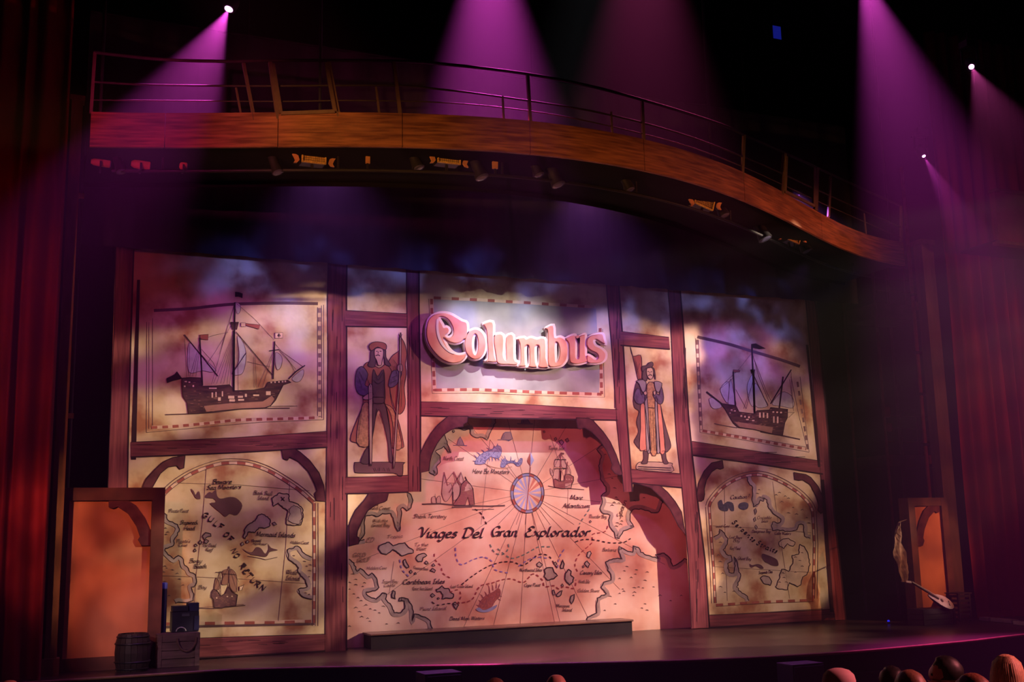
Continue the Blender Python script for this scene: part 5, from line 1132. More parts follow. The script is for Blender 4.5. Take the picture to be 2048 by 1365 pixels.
# pipe below the bridge with its lanterns
pipe_dy, pipe_z = 0.75, ZB - 0.16
pipe = empty('lighting_pipe', (0, cY(0) + pipe_dy, pipe_z), 'black lighting pipe slung under the wood-faced bridge', 'pipe')
MB().tube([(x, cY(x) + pipe_dy, pipe_z) for x in xs[1:-1]], 0.03, 8).build('tube', M_blackmetal, pipe)
hg = [xs[i] for i in range(3, nn, 7)]
for x in hg: MB().bar((x, cY(x) + pipe_dy, pipe_z + 0.02), (x, cY(x) + pipe_dy, ZB + 0.09), .03, .03, (0, 1, 0)).build('drop_bar', M_blackmetal, pipe)

def at_pipe(px, py):
    Y = -5.5
    for _ in range(25):
        p = atY(px, py, Y); Y = cY(p.x) + pipe_dy
    return atY(px, py, Y)
def flood(px, py, wpx, hpx, label, tilt=0.0):
    p = at_pipe(px, py); sc = (atY(px + 1, py, p.y) - p).length
    w_, h_ = wpx * sc, hpx * sc
    root = empty('floodlight', tuple(p), label, 'floodlight', 'mesh-fronted floodlights under the bridge')
    MB().box((p.x, p.y + 0.13, p.z), (w_, 0.22, h_), ry=tilt).build('housing', M_blackmetal, root)
    R = Matrix.Rotation(tilt, 3, 'Y')
    fr = MB()
    for s_ in (-1, 1):
        fr.box(p + R @ Vector((s_ * w_ / 2, 0, 0)), (0.02, 0.04, h_ + .02), ry=tilt); fr.box(p + R @ Vector((0, 0, s_ * h_ / 2)), (w_, 0.04, 0.02), ry=tilt)
    fr.build('frame', M_mesh, root)
    MB().box(p + Vector((0, 0.015, 0)), (w_ - .03, 0.01, h_ - .03), ry=tilt).build('reflector', M_mesh, root)
    g_ = MB(); nx = max(6, int(w_ / 0.035)); nz = max(4, int(h_ / 0.035))
    for i in range(1, nx): g_.box(p + R @ Vector((-w_ / 2 + w_ * i / nx, -0.012, 0)), (0.004, 0.004, h_), ry=tilt)
    for i in range(1, nz): g_.box(p + R @ Vector((0, -0.012, -h_ / 2 + h_ * i / nz)), (w_, 0.004, 0.004), ry=tilt)
    g_.build('wire_grid', M_blackmetal, root, kind='stuff')
    for s_ in (-1, 1):
        x = p.x + s_ * (w_ / 2 + 0.07)
        MB().prism([Vector((x + a * s_, p.y - 0.02, p.z + b)) for a, b in ((0, -.04), (.04, -.02), (.10, -.02), (.07, -.07), (.05, -.12), (.08, -.17), (.02, -.16), (-.02, -.11))], (0, 0.04, 0)).build('barn_bracket', M_brass, root)
    MB().bar((p.x, p.y + 0.13, p.z + h_ / 2), (p.x, p.y + 0.13, pipe_z + .03), .04, .04, (0, 1, 0)).build('clamp', M_blackmetal, root)
flood(628, 311, 46, 30, 'gold mesh floodlight under the orange-lit stretch of the bridge')
flood(898, 312, 43, 28, 'gold mesh floodlight beside a joint of the bridge, striped with gold')
flood(1410, 400, 36, 25, 'dim mesh floodlight tilted along the falling side of the bridge', 0.30)
flood(1584, 468, 33, 23, 'dim mesh floodlight tilted near the low end of the bridge', 0.30)
def can(px, py, Lpx, rpx, label):
    p = at_pipe(px, py); sc = (atY(px + 1, py, p.y) - p).length; L = Lpx * sc; r = rpx * sc
    root = empty('par_can', tuple(p), label, 'stage light')
    MB().lathe((p.x - L / 2, p.y, p.z), [(r * .55, 0), (r * .9, L * .15), (r, L * .4), (r, L)], 18, (1, 0, -.05)).build('can', M_brass, root)
    MB().lathe((p.x + L / 2 + .003, p.y, p.z - L * .05), [(r * .9, 0), (r * .85, .012)], 18, (1, 0, -.05)).build('lens', M_lens, root)
    yk = MB()
    for s_ in (-1, 1): yk.bar((p.x, p.y + s_ * (r + .02), p.z), (p.x, p.y + s_ * (r + .02), pipe_z - .02), .03, .015)
    yk.bar((p.x, p.y - r - .03, pipe_z - .01), (p.x, p.y + r + .03, pipe_z - .01), .03, .02); yk.build('yoke', M_blackmetal, root)
can(201, 325, 38, 8, 'brown par can at the end of the bridge by the curtain'); can(281, 329, 37, 9.5, 'orange par can under the magenta-lit end of the bridge'); can(366, 332, 14, 8, 'small stubby orange par can under the bridge')
lenses = [(242, 341, 11, 'between two par cans'), (555, 343, 11, 'beside the first gold floodlight'), (836, 334, 11, 'beside the striped gold floodlight'),
          (963, 353, 12, 'beside the square clamp plate'), (1077, 348, 9, 'second beyond the square clamp plate'), (1116, 368, 12, 'third beyond the square clamp plate'), (1259, 378, 9, 'alone before the first tilted floodlight'),
          (1448, 430, 9, 'close beside the first tilted floodlight'), (1530, 477, 11, 'between the two tilted floodlights'), (1613, 502, 9, 'beyond the last tilted floodlight')]
proto = None
for px, py, rr, where in lenses:
    p = at_pipe(px, py); sc = (atY(px + 1, py, p.y) - p).length; r = rr * sc
    root = empty('profile_spot', tuple(p), 'dark profile spot with a grey lens, ' + where, 'stage light', 'profile spots under the bridge')
    d = (Vector((0.3, 0.2, -1.2))).normalized()
    if proto is None or True:
        ax = Vector((0.25, -0.30, -0.92)).normalized()
        MB().lathe(p + ax * -.40, [(.05, 0), (r * .8, .05), (r * .9, .22), (r * .85, .24), (r * 1.08, .40), (r * 1.08, .425)], 18, ax).build('barrel', M_blackmetal, root)
        MB().lathe(p + ax * .015, [(r, 0), (r * .9, .012), (r * .5, .018)], 18, ax).build('lens', M_lens, root)
        MB().bar(p - ax * .25, Vector(((p - ax * .25).x, (p - ax * .25).y, pipe_z + .02)), .035, .03, (0, 1, 0)).build('yoke', M_blackmetal, root)
for px, py, sh in ((735, 316, 0), (990, 328, 1)):
    p = at_pipe(px, py); root = empty('pipe_clamp', tuple(p), ('flared' if sh == 0 else 'square') + ' orange clamp plate hanging under the bridge', 'clamp')
    pts = ((-.07, .10), (.07, .10), (.04, .03), (.04, -.10), (-.03, -.10), (-.03, .02)) if sh == 0 else ((-.05, .09), (.05, .09), (.045, -.09), (-.045, -.09))
    MB().prism([Vector((p.x + a, p.y - .02, p.z + b)) for a, b in pts], (0, .04, 0)).build('plate', M_brass, root)
    MB().bar((p.x, p.y, p.z + .09), (p.x, p.y, pipe_z), .03, .03, (0, 1, 0)).build('stem', M_blackmetal, root)
for (a, b) in (((788, 303), (814, 305)), ((660, 303), (676, 303)), ((505, 312), (528, 310))):
    A_ = at_pipe(*a); B_ = at_pipe(*b)
    root = empty('gel_arm', tuple(A_), {788: 'short orange bar clipped to the pipe under the bridge joint', 660: 'tiny pale bar clipped beside a gold mesh floodlight', 505: 'small pale fitting clipped under the bridge near the magenta stretch'}[a[0]], 'bar')
    MB().bar(A_, B_, .05, .03).build('arm', M_brass, root); MB().box(A_ + Vector((0, .03, .03)), (.05, .06, .05)).build('clip', M_blackmetal, root)

# ------------------------------------------------------------------ moving-head beams hung from the front truss
M_glow = mat('lamp_glow', (1, 1, 1), 0.3, 0, 5, emit=(1.0, 0.36, 0.92), estr=6)
def mover(px, py, Y, tpx, tpy, tY, color, power, deg, label, blend=0.35, lr=0.075):
    p = atY(px, py, Y); t = atY(tpx, tpy, tY); d = (t - p).normalized()
    root = empty('moving_head', tuple(p), label, 'stage light', 'moving head lights')
    MB().lathe(p - d * .34, [(.05, 0), (.11, .05), (.13, .16), (.12, .30), (.105, .33)], 20, d).build('head', M_blackmetal, root)
    MB().lathe(p - d * .012, [(lr, 0), (lr * .95, .008), (lr * .6, .014)], 18, d).build('lens', M_glow, root)
    yk = MB(); side = d.cross(Vector((0, 0, 1))); side.normalize()
    c = p - d * .18
    for s_ in (-1, 1): yk.bar(c + side * s_ * .16, c + side * s_ * .16 + Vector((0, 0, .34)), .05, .03)
    yk.bar(c + side * -.18 + Vector((0, 0, .35)), c + side * .18 + Vector((0, 0, .35)), .05, .03); yk.build('yoke', M_blackmetal, root)
    MB().box(c + Vector((0, 0, .44)), (.34, .24, .15)).build('base', M_blackmetal, root)
    MB().tube([c + Vector((0, 0, .5)), c + Vector((0, 0, .75))], .025, 8).build('clamp', M_blackmetal, root)
    L = bpy.data.lights.new('beam', 'SPOT'); L.color = color; L.energy = power; L.spot_size = math.radians(deg); L.spot_blend = blend; L.shadow_soft_size = 0.02
    o = bpy.data.objects.new('beam', L); COL.objects.link(o); o.parent = root
    q = p + d * .03
    o.location = q - p; o.rotation_euler = d.to_track_quat('-Z', 'Y').to_euler()
    return root
MAG = (1.0, 0.075, 0.74)
mover(457, 19, -4.6, 372, 190, -5.0, MAG, 14000, 38, 'glowing moving head with a magenta beam above the curtain end of the bridge', 0.5)
mover(975, -210, -5.3, 985, 150, -5.8, MAG, 55000, 34, 'moving head whose magenta beam falls on the bridge joints', 0.9)
mover(1285, -270, -5.1, 1290, 150, -5.6, (1.0, 0.10, 0.40), 14000, 34, 'moving head whose dim red beam falls on the falling side of the bridge', 0.9)
mover(1718, -70, -4.6, 1795, 180, -5.4, MAG, 38000, 32, 'moving head with a strong magenta beam above the low end of the bridge', 0.8)
mover(1943, 134, -6.0, 1980, 215, -7.4, (1.0, 0.10, 0.50), 1500, 20, 'small glowing moving head above the house box', 0.6, 0.06)
mover(1848, 313, -4.5, 1905, 415, -5.4, MAG, 4000, 22, 'small moving head beside the top of the brown column', 0.7, 0.04)
# truss that carries them
M_truss = M_blackmetal
def truss(name, a, b, label):
    a = Vector(a); b = Vector(b); root = empty(name, tuple((a + b) / 2), label, 'truss')
    n_ = max(4, int((b - a).length / .5)); offs = [Vector((0, -.15, 0)), Vector((0, .15, 0)), Vector((0, 0, .26))]
    for o_ in offs: MB().tube([a + o_, b + o_], .022, 8).build('chord', M_truss, root)
    lc = MB()
    for i in range(n_):
        p = a + (b - a) * i / n_; q = a + (b - a) * (i + 1) / n_
        lc.bar(p + offs[0], q + offs[2], .014, .014); lc.bar(p + offs[1], q + offs[2], .014, .014); lc.bar(p + offs[0], q + offs[1], .014, .014)
    lc.build('lacing', M_truss, root, kind='stuff')
    return root
# ------------------------------------------------------------------ framed side panels
M_frame = mat('panel_frame_wood', (0.17, 0.065, 0.045), 0.65, 0, 2.5, (1, 1, 1), col2=(0.075, 0.028, 0.022), detail=5)
M_amber = mat('amber_cloth', (0.80, 0.33, 0.17), 0.85, 0, 0.9, (1, 1, .6), col2=(0.46, 0.15, 0.07), detail=3, bump=.1, bscale=3)
def side_panel(x0, x1, Y, z1, depth, fw_, brk, flip, label):
    root = empty('framed_panel', ((x0 + x1) / 2, Y, 0), label, 'panel', 'framed cloth panels at the stage sides')
    MB().box((x0 + fw_ / 2, Y + depth / 2, z1 / 2), (fw_, depth, z1)).build('stile', M_frame, root)
    MB().box((x1 - fw_ / 2, Y + depth / 2, z1 / 2), (fw_, depth, z1)).build('stile', M_frame, root)
    MB().box(((x0 + x1) / 2, Y + depth / 2 + .004, z1 - fw_ / 2), (x1 - x0 - 2 * fw_, depth, fw_)).build('top_rail', M_frame, root)
    MB().box(((x0 + x1) / 2, Y + depth / 2 + .004, fw_ * .5), (x1 - x0 - 2 * fw_, depth, fw_)).build('bottom_rail', M_frame, root)
    MB().box(((x0 + x1) / 2, Y + .07, z1 / 2), (x1 - x0 - 2 * fw_ + .01, .012, z1 - 2 * fw_ + .01)).build('cloth', M_amber, root)
    zi = z1 - fw_
    xi = (x1 - fw_) if not flip else (x0 + fw_)
    s_ = -1 if not flip else 1
    MB().prism([Vector((xi + s_ * a, Y + .02, zi - b)) for a, b in brk], (0, .045, 0)).build('bracket', M_pw_d, root)
    return root
x0 = atY(104, 1160, -0.9).x; x1 = atY(325, 1160, -0.9).x; z1 = atY(220, 976, -0.9).z
fwL = 0.235
k = 1 / 310.0
brkL = [(a * k, b * k) for a, b in ((240, 0), (238, 38), (215, 48), (190, 36), (130, 78), (82, 150), (60, 210), (70, 228), (50, 262), (0, 262), (0, 185), (38, 100), (88, 30), (135, 0))]
side_panel(x0, x1, -0.9, z1, 0.22, fwL, brkL, False, 'wood-framed amber cloth panel beside the barrel and the rope-handled crate')
xa = atY(1818 + 6, 1100, -1.6).x; xb2 = atY(1903, 1100, -1.6).x; z2 = atY(1852, 996, -1.6).z
side_panel(xa, xb2, -1.6, z2, 0.34, 0.20, [(a * 1.05, b * 1.15) for a, b in brkL], True, 'narrow wood-framed amber cloth panel behind the lute')

# ------------------------------------------------------------------ barrel, crates and boxes (left)
M_stave = mat('barrel_stave', (0.035, 0.022, 0.020), 0.6, 0.4, 3, (3, 3, .5)); M_hoop = mat('barrel_hoop', (0.05, 0.045, 0.05), 0.4, 0.2, 8, metal=.7)
def barrel(c, r, h, label):
    c = Vector(c); root = empty('barrel', tuple(c), label, 'barrel'); N = 18
    prof = [(r * .84, 0), (r * .95, h * .2), (r, h * .5), (r * .95, h * .8), (r * .84, h)]
    for i in range(N):
        t0 = 2 * math.pi * i / N + .012; t1 = 2 * math.pi * (i + 1) / N - .012
        vs = [c + Vector((rr * math.cos(t), rr * math.sin(t), z)) for rr, z in prof for t in (t0, t1)]
        vi = [c + Vector(((rr - .03) * math.cos(t), (rr - .03) * math.sin(t), z)) for rr, z in prof for t in (t0, t1)]
        m_ = len(vs); fs = [(2 * j, 2 * j + 1, 2 * j + 3, 2 * j + 2) for j in range(4)] + [(m_ + 2 * j + 1, m_ + 2 * j, m_ + 2 * j + 2, m_ + 2 * j + 3) for j in range(4)]
        fs += [(2 * j + 2, 2 * j + m_ + 2, 2 * j + m_, 2 * j) for j in range(4)] + [(2 * j + 1, 2 * j + 1 + m_, 2 * j + 3 + m_, 2 * j + 3) for j in range(4)] + [(0, m_, m_ + 1, 1), (8, 9, m_ + 9, m_ + 8)]
        MB().add(vs + vi, fs).build('stave', M_stave, root)
    for z, rr in ((h * .08, .885), (h * .26, .978), (h * .74, .978), (h * .92, .885)):
        MB().tube([c + Vector((r * rr * math.cos(t * math.pi / 16), r * rr * math.sin(t * math.pi / 16), z)) for t in range(32)], .016, 6, True).build('hoop', M_hoop, root)
    MB().lathe(c + Vector((0, 0, h - .05)), [(r * .82, 0), (r * .82, .025)], 24).build('head', M_stave, root)
pb = atY(264, 1340, -1.35)
barrel((pb.x, -1.35, 0), 0.31, 0.66, 'dark wooden barrel in front of the amber panel')
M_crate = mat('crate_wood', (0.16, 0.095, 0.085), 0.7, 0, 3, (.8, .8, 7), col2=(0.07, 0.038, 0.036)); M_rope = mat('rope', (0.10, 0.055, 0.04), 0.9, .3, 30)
def crate(cx, cy, w_, d_, h_, label, boards=4, z0=0.0, material=None, rope=True, rz=0):
    material = material or M_crate
    root = empty('wooden_crate', (cx, cy, z0), label, 'crate'); g = .012
    bh = h_ / boards
    for i in range(boards):
        z = z0 + bh * (i + .5)
        MB().box((cx, cy - d_ / 2 + .012, z), (w_, .024, bh - g)).build('board', material, root)
        MB().box((cx - w_ / 2 + .012, cy, z), (.024, d_ - .05, bh - g)).build('board', material, root)
        MB().box((cx + w_ / 2 - .012, cy, z), (.024, d_ - .05, bh - g)).build('board', material, root)
        MB().box((cx, cy + d_ / 2 - .012, z), (w_, .024, bh - g)).build('board', material, root)
    MB().box((cx, cy, z0 + h_ - .015), (w_ - .03, d_ - .03, .024)).build('lid', material, root)
    for s_ in (-1, 1): MB().box((cx + s_ * (w_ / 2 - .05), cy - d_ / 2 - .008, z0 + h_ / 2), (.07, .016, h_ - .01)).build('batten', material, root)
    if rope:
        pts = [Vector((cx + .14 + .17 * math.cos(t), cy - d_ / 2 - .03 - .02 * math.sin(t), z0 + h_ * .86 + .24 * -abs(math.sin(t)))) for t in [math.pi * i / 12 for i in range(13)]]
        MB().tube(pts, .022, 8).build('rope_handle', M_rope, root)
    return root
pl = atY(311, 1329, -1.05); pr_ = atY(397, 1326, -1.05)
zc = atY(354, 1268, -1.2).z
crate((pl.x + pr_.x) / 2, -0.9, pr_.x - pl.x, 0.55, zc, 'weathered wooden crate with a rope handle below the map panel')
M_bluelit_box = mat('box_blue_light', (0.012, 0.011, 0.024), 0.5, .3, 4); M_bluelit = mat('panel_blue_light', (0.016, 0.016, 0.055), 0.5, .2, 6)  # blue side light on the box is put into these colours
a = atY(342, 1262, -0.8); b = atY(397, 1206, -0.8)
root = empty('sea_chest', ((a.x + b.x) / 2, -0.75, zc), 'dark box with blue light painted in, standing on the rope-handled crate', 'box')
wx = b.x - a.x; hz = b.z - zc
MB().box(((a.x + b.x) / 2, -0.75, zc + hz * .36), (wx, .34, hz * .72 - .01)).build('body', M_bluelit_box, root)
MB().box((b.x - .10, -0.75, zc + hz * .86), (.20, .30, hz * .28)).build('upper_box', M_bluelit, root)
MB().box((a.x + .16, -0.75, zc + hz * .82), (.30, .30, hz * .18)).build('lid', M_bluelit_box, root)
MB().box((b.x - .04, -0.925, zc + hz * .30), (.09, .012, hz * .5)).build('side_plate', M_bluelit, root)
MB().box(((a.x + b.x) / 2, -0.925, zc + hz * .60), (.14, .012, .05)).build('nameplate', mat('grey_plate', (.05, .05, .07), .5), root)
MB().tube([Vector(((a.x + b.x) / 2 - .08 + .085 * math.cos(t), -0.945, zc + .02 + .07 * math.sin(t))) for t in [math.pi * i / 10 for i in range(11)]], .012, 6).build('ring_handle', mat('pale_metal', (.35, .33, .33), .4, metal=.4), root)
c = atY(329, 1172, -0.8)
root = empty('map_tube', (c.x, -0.72, zc), 'rolled chart tube with blue light painted in, upright beside the dark box', 'tube')
MB().lathe((c.x, -0.72, zc), [(.062, 0), (.062, c.z - zc - .06)], 18).build('tube', mat('tube_blue_light', (.016, .02, .07), .5), root)
MB().lathe((c.x, -0.72, c.z - .06), [(.068, 0), (.068, .10), (.05, .115)], 18).build('cap', mat('tube_cap_blue_light', (.10, .18, .55), .4), root)  # blue light on the tube is painted into tube and cap

# ------------------------------------------------------------------ lute, crates and cloth (right)
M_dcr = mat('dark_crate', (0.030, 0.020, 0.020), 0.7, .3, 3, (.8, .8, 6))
p = atY(1868, 1222, -2.45); q = atY(1935, 1190, -2.2)
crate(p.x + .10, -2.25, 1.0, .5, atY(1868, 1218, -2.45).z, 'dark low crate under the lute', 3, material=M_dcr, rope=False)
hq = atY(1920, 1188, -2.0).z
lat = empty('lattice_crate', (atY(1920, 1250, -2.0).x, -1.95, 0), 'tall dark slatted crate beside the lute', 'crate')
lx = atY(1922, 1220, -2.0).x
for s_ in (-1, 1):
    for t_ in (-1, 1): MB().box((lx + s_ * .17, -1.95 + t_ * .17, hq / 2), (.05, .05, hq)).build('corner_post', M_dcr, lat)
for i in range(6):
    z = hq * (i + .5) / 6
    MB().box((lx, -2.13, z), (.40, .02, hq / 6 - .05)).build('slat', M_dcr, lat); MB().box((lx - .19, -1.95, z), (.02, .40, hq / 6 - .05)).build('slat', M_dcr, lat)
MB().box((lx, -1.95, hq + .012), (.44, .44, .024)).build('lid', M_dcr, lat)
M_lute = mat('lute_top', (0.85, 0.58, 0.52), 0.45, .08, 8, spec=.5); M_neck = mat('lute_neck', (0.10, 0.05, 0.05), 0.4, .2, 8)
LYy = -2.52
hd, jn, en = atY(1823, 1166, LYy), atY(1857, 1191, LYy), atY(1908, 1212, LYy)
ax = (en - jn).normalized(); nrm = Vector((0, -1, 0)); nrm = (nrm - ax * nrm.dot(ax)).normalized(); sd = ax.cross(nrm).normalized()
if sd.z < 0: sd = -sd
nrm2 = (nrm * .82 + sd * .57).normalized(); sd2 = ax.cross(nrm2).normalized()
if sd2.z < 0: sd2 = -sd2
Lb = (en - jn).length
lute = empty('lute', tuple(jn), 'pale-topped lute resting on the dark crates before the narrow amber panel', 'instrument')
prof = [(0, .02), (.1, .055), (.25, .10), (.42, .145), (.6, .17), (.76, .165), (.9, .12), (.97, .06), (1.0, 0)]
loop = [jn + ax * Lb * t + sd2 * r for t, r in prof] + [jn + ax * Lb * t - sd2 * r for t, r in prof[::-1][1:]]
MB().prism(loop, -nrm2 * .012).build('soundboard', M_lute, lute)
bw = MB(); N = 10
vs = [jn + ax * Lb * t + sd2 * (r * .98 * math.cos(math.pi * k_ / N)) - nrm2 * (.012 + r * .85 * math.sin(math.pi * k_ / N)) for t, r in prof for k_ in range(N + 1)]
bw.add(vs, [(i * (N + 1) + k_, i * (N + 1) + k_ + 1, (i + 1) * (N + 1) + k_ + 1, (i + 1) * (N + 1) + k_) for i in range(len(prof) - 1) for k_ in range(N)], True).build('bowl', M_neck, lute)
MB().bar(jn + ax * Lb * .38 + nrm2 * .012, hd + nrm2 * .012, .045, .03, tuple(nrm2)).build('neck', M_neck, lute)
MB().bar(hd, hd + (hd - jn).normalized() * .10 - nrm2 * .07, .06, .03, tuple(nrm2)).build('pegbox', mat('pegbox_pink', (.55, .33, .30), .5), lute)
MB().lathe(jn + ax * Lb * .52 + nrm2 * .002, [(.045, 0), (.045, .006)], 16, tuple(nrm2)).build('rose', M_neck, lute)
MB().bar(jn + ax * Lb * .80 + nrm2 * .008 - sd2 * .07, jn + ax * Lb * .80 + nrm2 * .008 + sd2 * .07, .02, .014, tuple(nrm2)).build('bridge', M_neck, lute)
stg = MB()
for s_ in (-2, -1, 0, 1, 2): stg.tube([jn + ax * Lb * .80 + nrm2 * .02 + sd2 * s_ * .012, hd + nrm2 * .034 + sd2 * s_ * .006], .0016, 4)
stg.build('strings', M_edge, lute, kind='stuff')
# crumpled pale cloth hanging off the panel's side
M_net = mat('pale_cloth', (0.34, 0.26, 0.20), 0.9, .3, 9)
cl = empty('hanging_cloth', tuple(atY(1800, 1165, -1.75)), 'crumpled pale cloth hung on the side of the narrow amber panel', 'cloth')
rn = random.Random(5); grid = []
for j in range(13):
    t = j / 12; y = 1045 + 120 * t
    xl_, xr_ = 1797 + 8 * t - 17 * math.sin(min(1, t * 2.2) * math.pi * .5) * (1 - t * .75), 1799 + 20 * t
    for i in range(9):
        u = i / 8; v = atY(xl_ + (xr_ - xl_) * u, y, -1.72)
        grid.append((v.x, -1.72 - .06 * math.sin(u * 9 + j * .7) - .03 * math.sin(j * 1.7 + u * 4), v.z))
cm = MB().add(grid, [(j * 9 + i, j * 9 + i + 1, (j + 1) * 9 + i + 1, (j + 1) * 9 + i) for j in range(12) for i in range(8)], True)
cm.add([(x, y + .008, z) for x, y, z in grid], [(j * 9 + i, (j + 1) * 9 + i, (j + 1) * 9 + i + 1, j * 9 + i + 1) for j in range(12) for i in range(8)], True)
cm.build('drape', M_net, cl)
MB().tube([Vector(grid[0]) + Vector((0, 0, .0)), Vector((xa + .02, -1.50, grid[0][2] + .06))], .012, 6).build('tie_cord', M_rope, cl)

# ------------------------------------------------------------------ side tower with two decks (right wing)
TY = 0.5; TD = 1.3
M_tower = mat('tower_paint', (0.085, 0.045, 0.045), 0.6, .25, 4)
tl = atY(1772, 880, TY).x; trr = atY(1868, 880, TY).x
tower = empty('side_tower', ((tl + trr) / 2, TY, 0), 'dim two-deck scaffold tower with small railings behind the brown column', 'tower')
zl = atY(1810, 910, TY).z; zu = atY(1785, 608, TY).z
for x in (tl, trr):
    for y in (TY, TY + TD): MB().tube([(x, y, 0), (x, y, zu + 1.2)], .04, 10).build('upright', M_tower, tower)
for z, h_ in ((zl, .33), (zu, .40)):
    MB().box(((tl + trr) / 2, TY + TD / 2, z - h_ / 2), (trr - tl - .09, TD - .09, h_)).build('deck', M_tower, tower)
    for dz in (.35, .70, 1.05): MB().tube([(tl, TY, z + dz), (trr, TY, z + dz)], .018, 8).build('rail', M_tower, tower)
    for xx in (.33, .66): MB().tube([(tl + (trr - tl) * xx, TY, z - .01), (tl + (trr - tl) * xx, TY, z + 1.05)], .018, 8).build('rail_post', M_tower, tower)
MB().box((tl + .06, TY - .02, atY(1772, 825, TY).z), (.20, .10, .28)).build('control_box', M_tower, tower)
MB().box((tl + .10, TY - .02, atY(1776, 848, TY).z - .1), (.16, .10, .22)).build('control_box', M_tower, tower)
# tan boom pole with clamps
bx = atY(1843, 800, -0.3).x
boom = empty('boom_pole', (bx, -0.3, 0), 'tall tan boom pole with black clamps before the side tower', 'pole')
M_boom = mat('boom_paint', (0.42, 0.21, 0.10), 0.5, .15, 6)
zt_ = atY(1797, 335, -0.3).z
MB().tube([(bx, -0.3, 0), (bx, -0.3, zt_)], .05, 12).build('tube', M_boom, boom)
MB().lathe((bx, -0.3, 0), [(.2, 0), (.2, .03), (.08, .06), (.07, .14)], 20).build('foot', M_blackmetal, boom)
for py, px in ((590, 1817), (706, 1832), (789, 1841), (890, 1853)):
    z = atY(px, py, -0.3).z
    MB().lathe((bx, -0.3, z - .04), [(.065, 0), (.065, .08)], 14).build('clamp', M_blackmetal, boom); MB().box((bx + .11, -0.3, z), (.16, .07, .07)).build('clamp_arm', M_blackmetal, boom)
for py, px in ((612, 1822), (920, 1860)):
    z = atY(px, py, -0.3).z; MB().box((bx + .09, -0.34, z), (.05, .05, .24)).build('cable_tag', M_boom, boom)
# ------------------------------------------------------------------ small stage-floor fittings
M_strip = mat('pale_strip', (0.42, 0.42, 0.46), 0.5, .1, 6)
for i, (a, b) in enumerate((((1966, 1238), (1984, 1240)), ((1989, 1240), (2030, 1244)), ((2035, 1246), (2062, 1249)))):
    A_, B_ = atZ(*a, .05), atZ(*b, .05)
    root = empty('floor_strip', tuple((A_ + B_) / 2 * 1.0), 'pale flat strip lying on the stage floor below the right curtain', 'strip', 'pale strips on the stage floor')
    root.location.z = 0
    d = (B_ - A_).normalized()
    MB().bar(A_, B_, .22, .08).build('plate', M_strip, root); MB().bar(A_ - Vector((0, 0, .042)), B_ - Vector((0, 0, .042)), .26, .012).build('base', M_blackmetal, root)
p = atZ(1777, 1243, .06)
root = empty('floor_marker_light', (p.x, p.y, 0), 'tiny blue marker light on the dark stage floor', 'marker light')
MB().lathe((p.x, p.y, 0), [(.06, 0), (.06, .03), (.04, .045)], 14).build('base', M_blackmetal, root)
MB().lathe((p.x, p.y, .045), [(.03, 0), (.028, .03), (.012, .042)], 12).build('lamp', mat('blue_led', (.02, .02, .3), .4, emit=(.02, .03, 1.0), estr=.7), root)
p = atY(1554, 65, 2.0)
root = empty('blue_monitor', (p.x, 2.0, p.z), 'dim blue lit screen hanging high in the dark above the stage', 'screen')
MB().box((p.x, 2.03, p.z), (.34, .05, .46)).build('casing', M_blackmetal, root)
MB().box((p.x, 2.0, p.z), (.28, .012, .40)).build('screen', mat('blue_screen', (.01, .01, .05), .4, 0.4, 3, emit=(.01, .015, .30), estr=.55), root)
MB().tube([(p.x, 2.03, p.z + .22), (p.x, 2.03, 21.95)], .015, 6).build('cable', M_blackmetal, root)
# speaker boxes standing in the pit along the apron
M_spk = mat('speaker_cloth', (0.075, 0.055, 0.075), .85, .15, 20)
for (xa_, xb_, yt, lab) in ((852, 926, 1350, 'grey speaker box in the pit before the low platform'), (1588, 1650, 1331, 'grey speaker box in the pit behind the cap-wearing spectator')):
    Yp = -6.6; A_ = atY(xa_, yt, Yp); B_ = atY(xb_, yt, Yp)
    cx_ = (A_.x + B_.x) / 2; w_ = B_.x - A_.x; zt2 = (A_.z + B_.z) / 2
    root = empty('pit_speaker', (cx_, Yp + .25, -1.3), lab, 'speaker', 'speaker boxes in the pit')
    MB().box((cx_, Yp + .27, (zt2 - 1.3) / 2), (w_, .46, zt2 + 1.3)).build('cabinet', M_blackmetal, root)
    MB().box((cx_, Yp + .03, (zt2 - 1.3) / 2), (w_ - .04, .03, zt2 + 1.3 - .04)).build('grille', M_spk, root)
    MB().box((cx_, Yp + .27, zt2 + .008), (w_, .46, .016)).build('top_panel', M_spk, root)
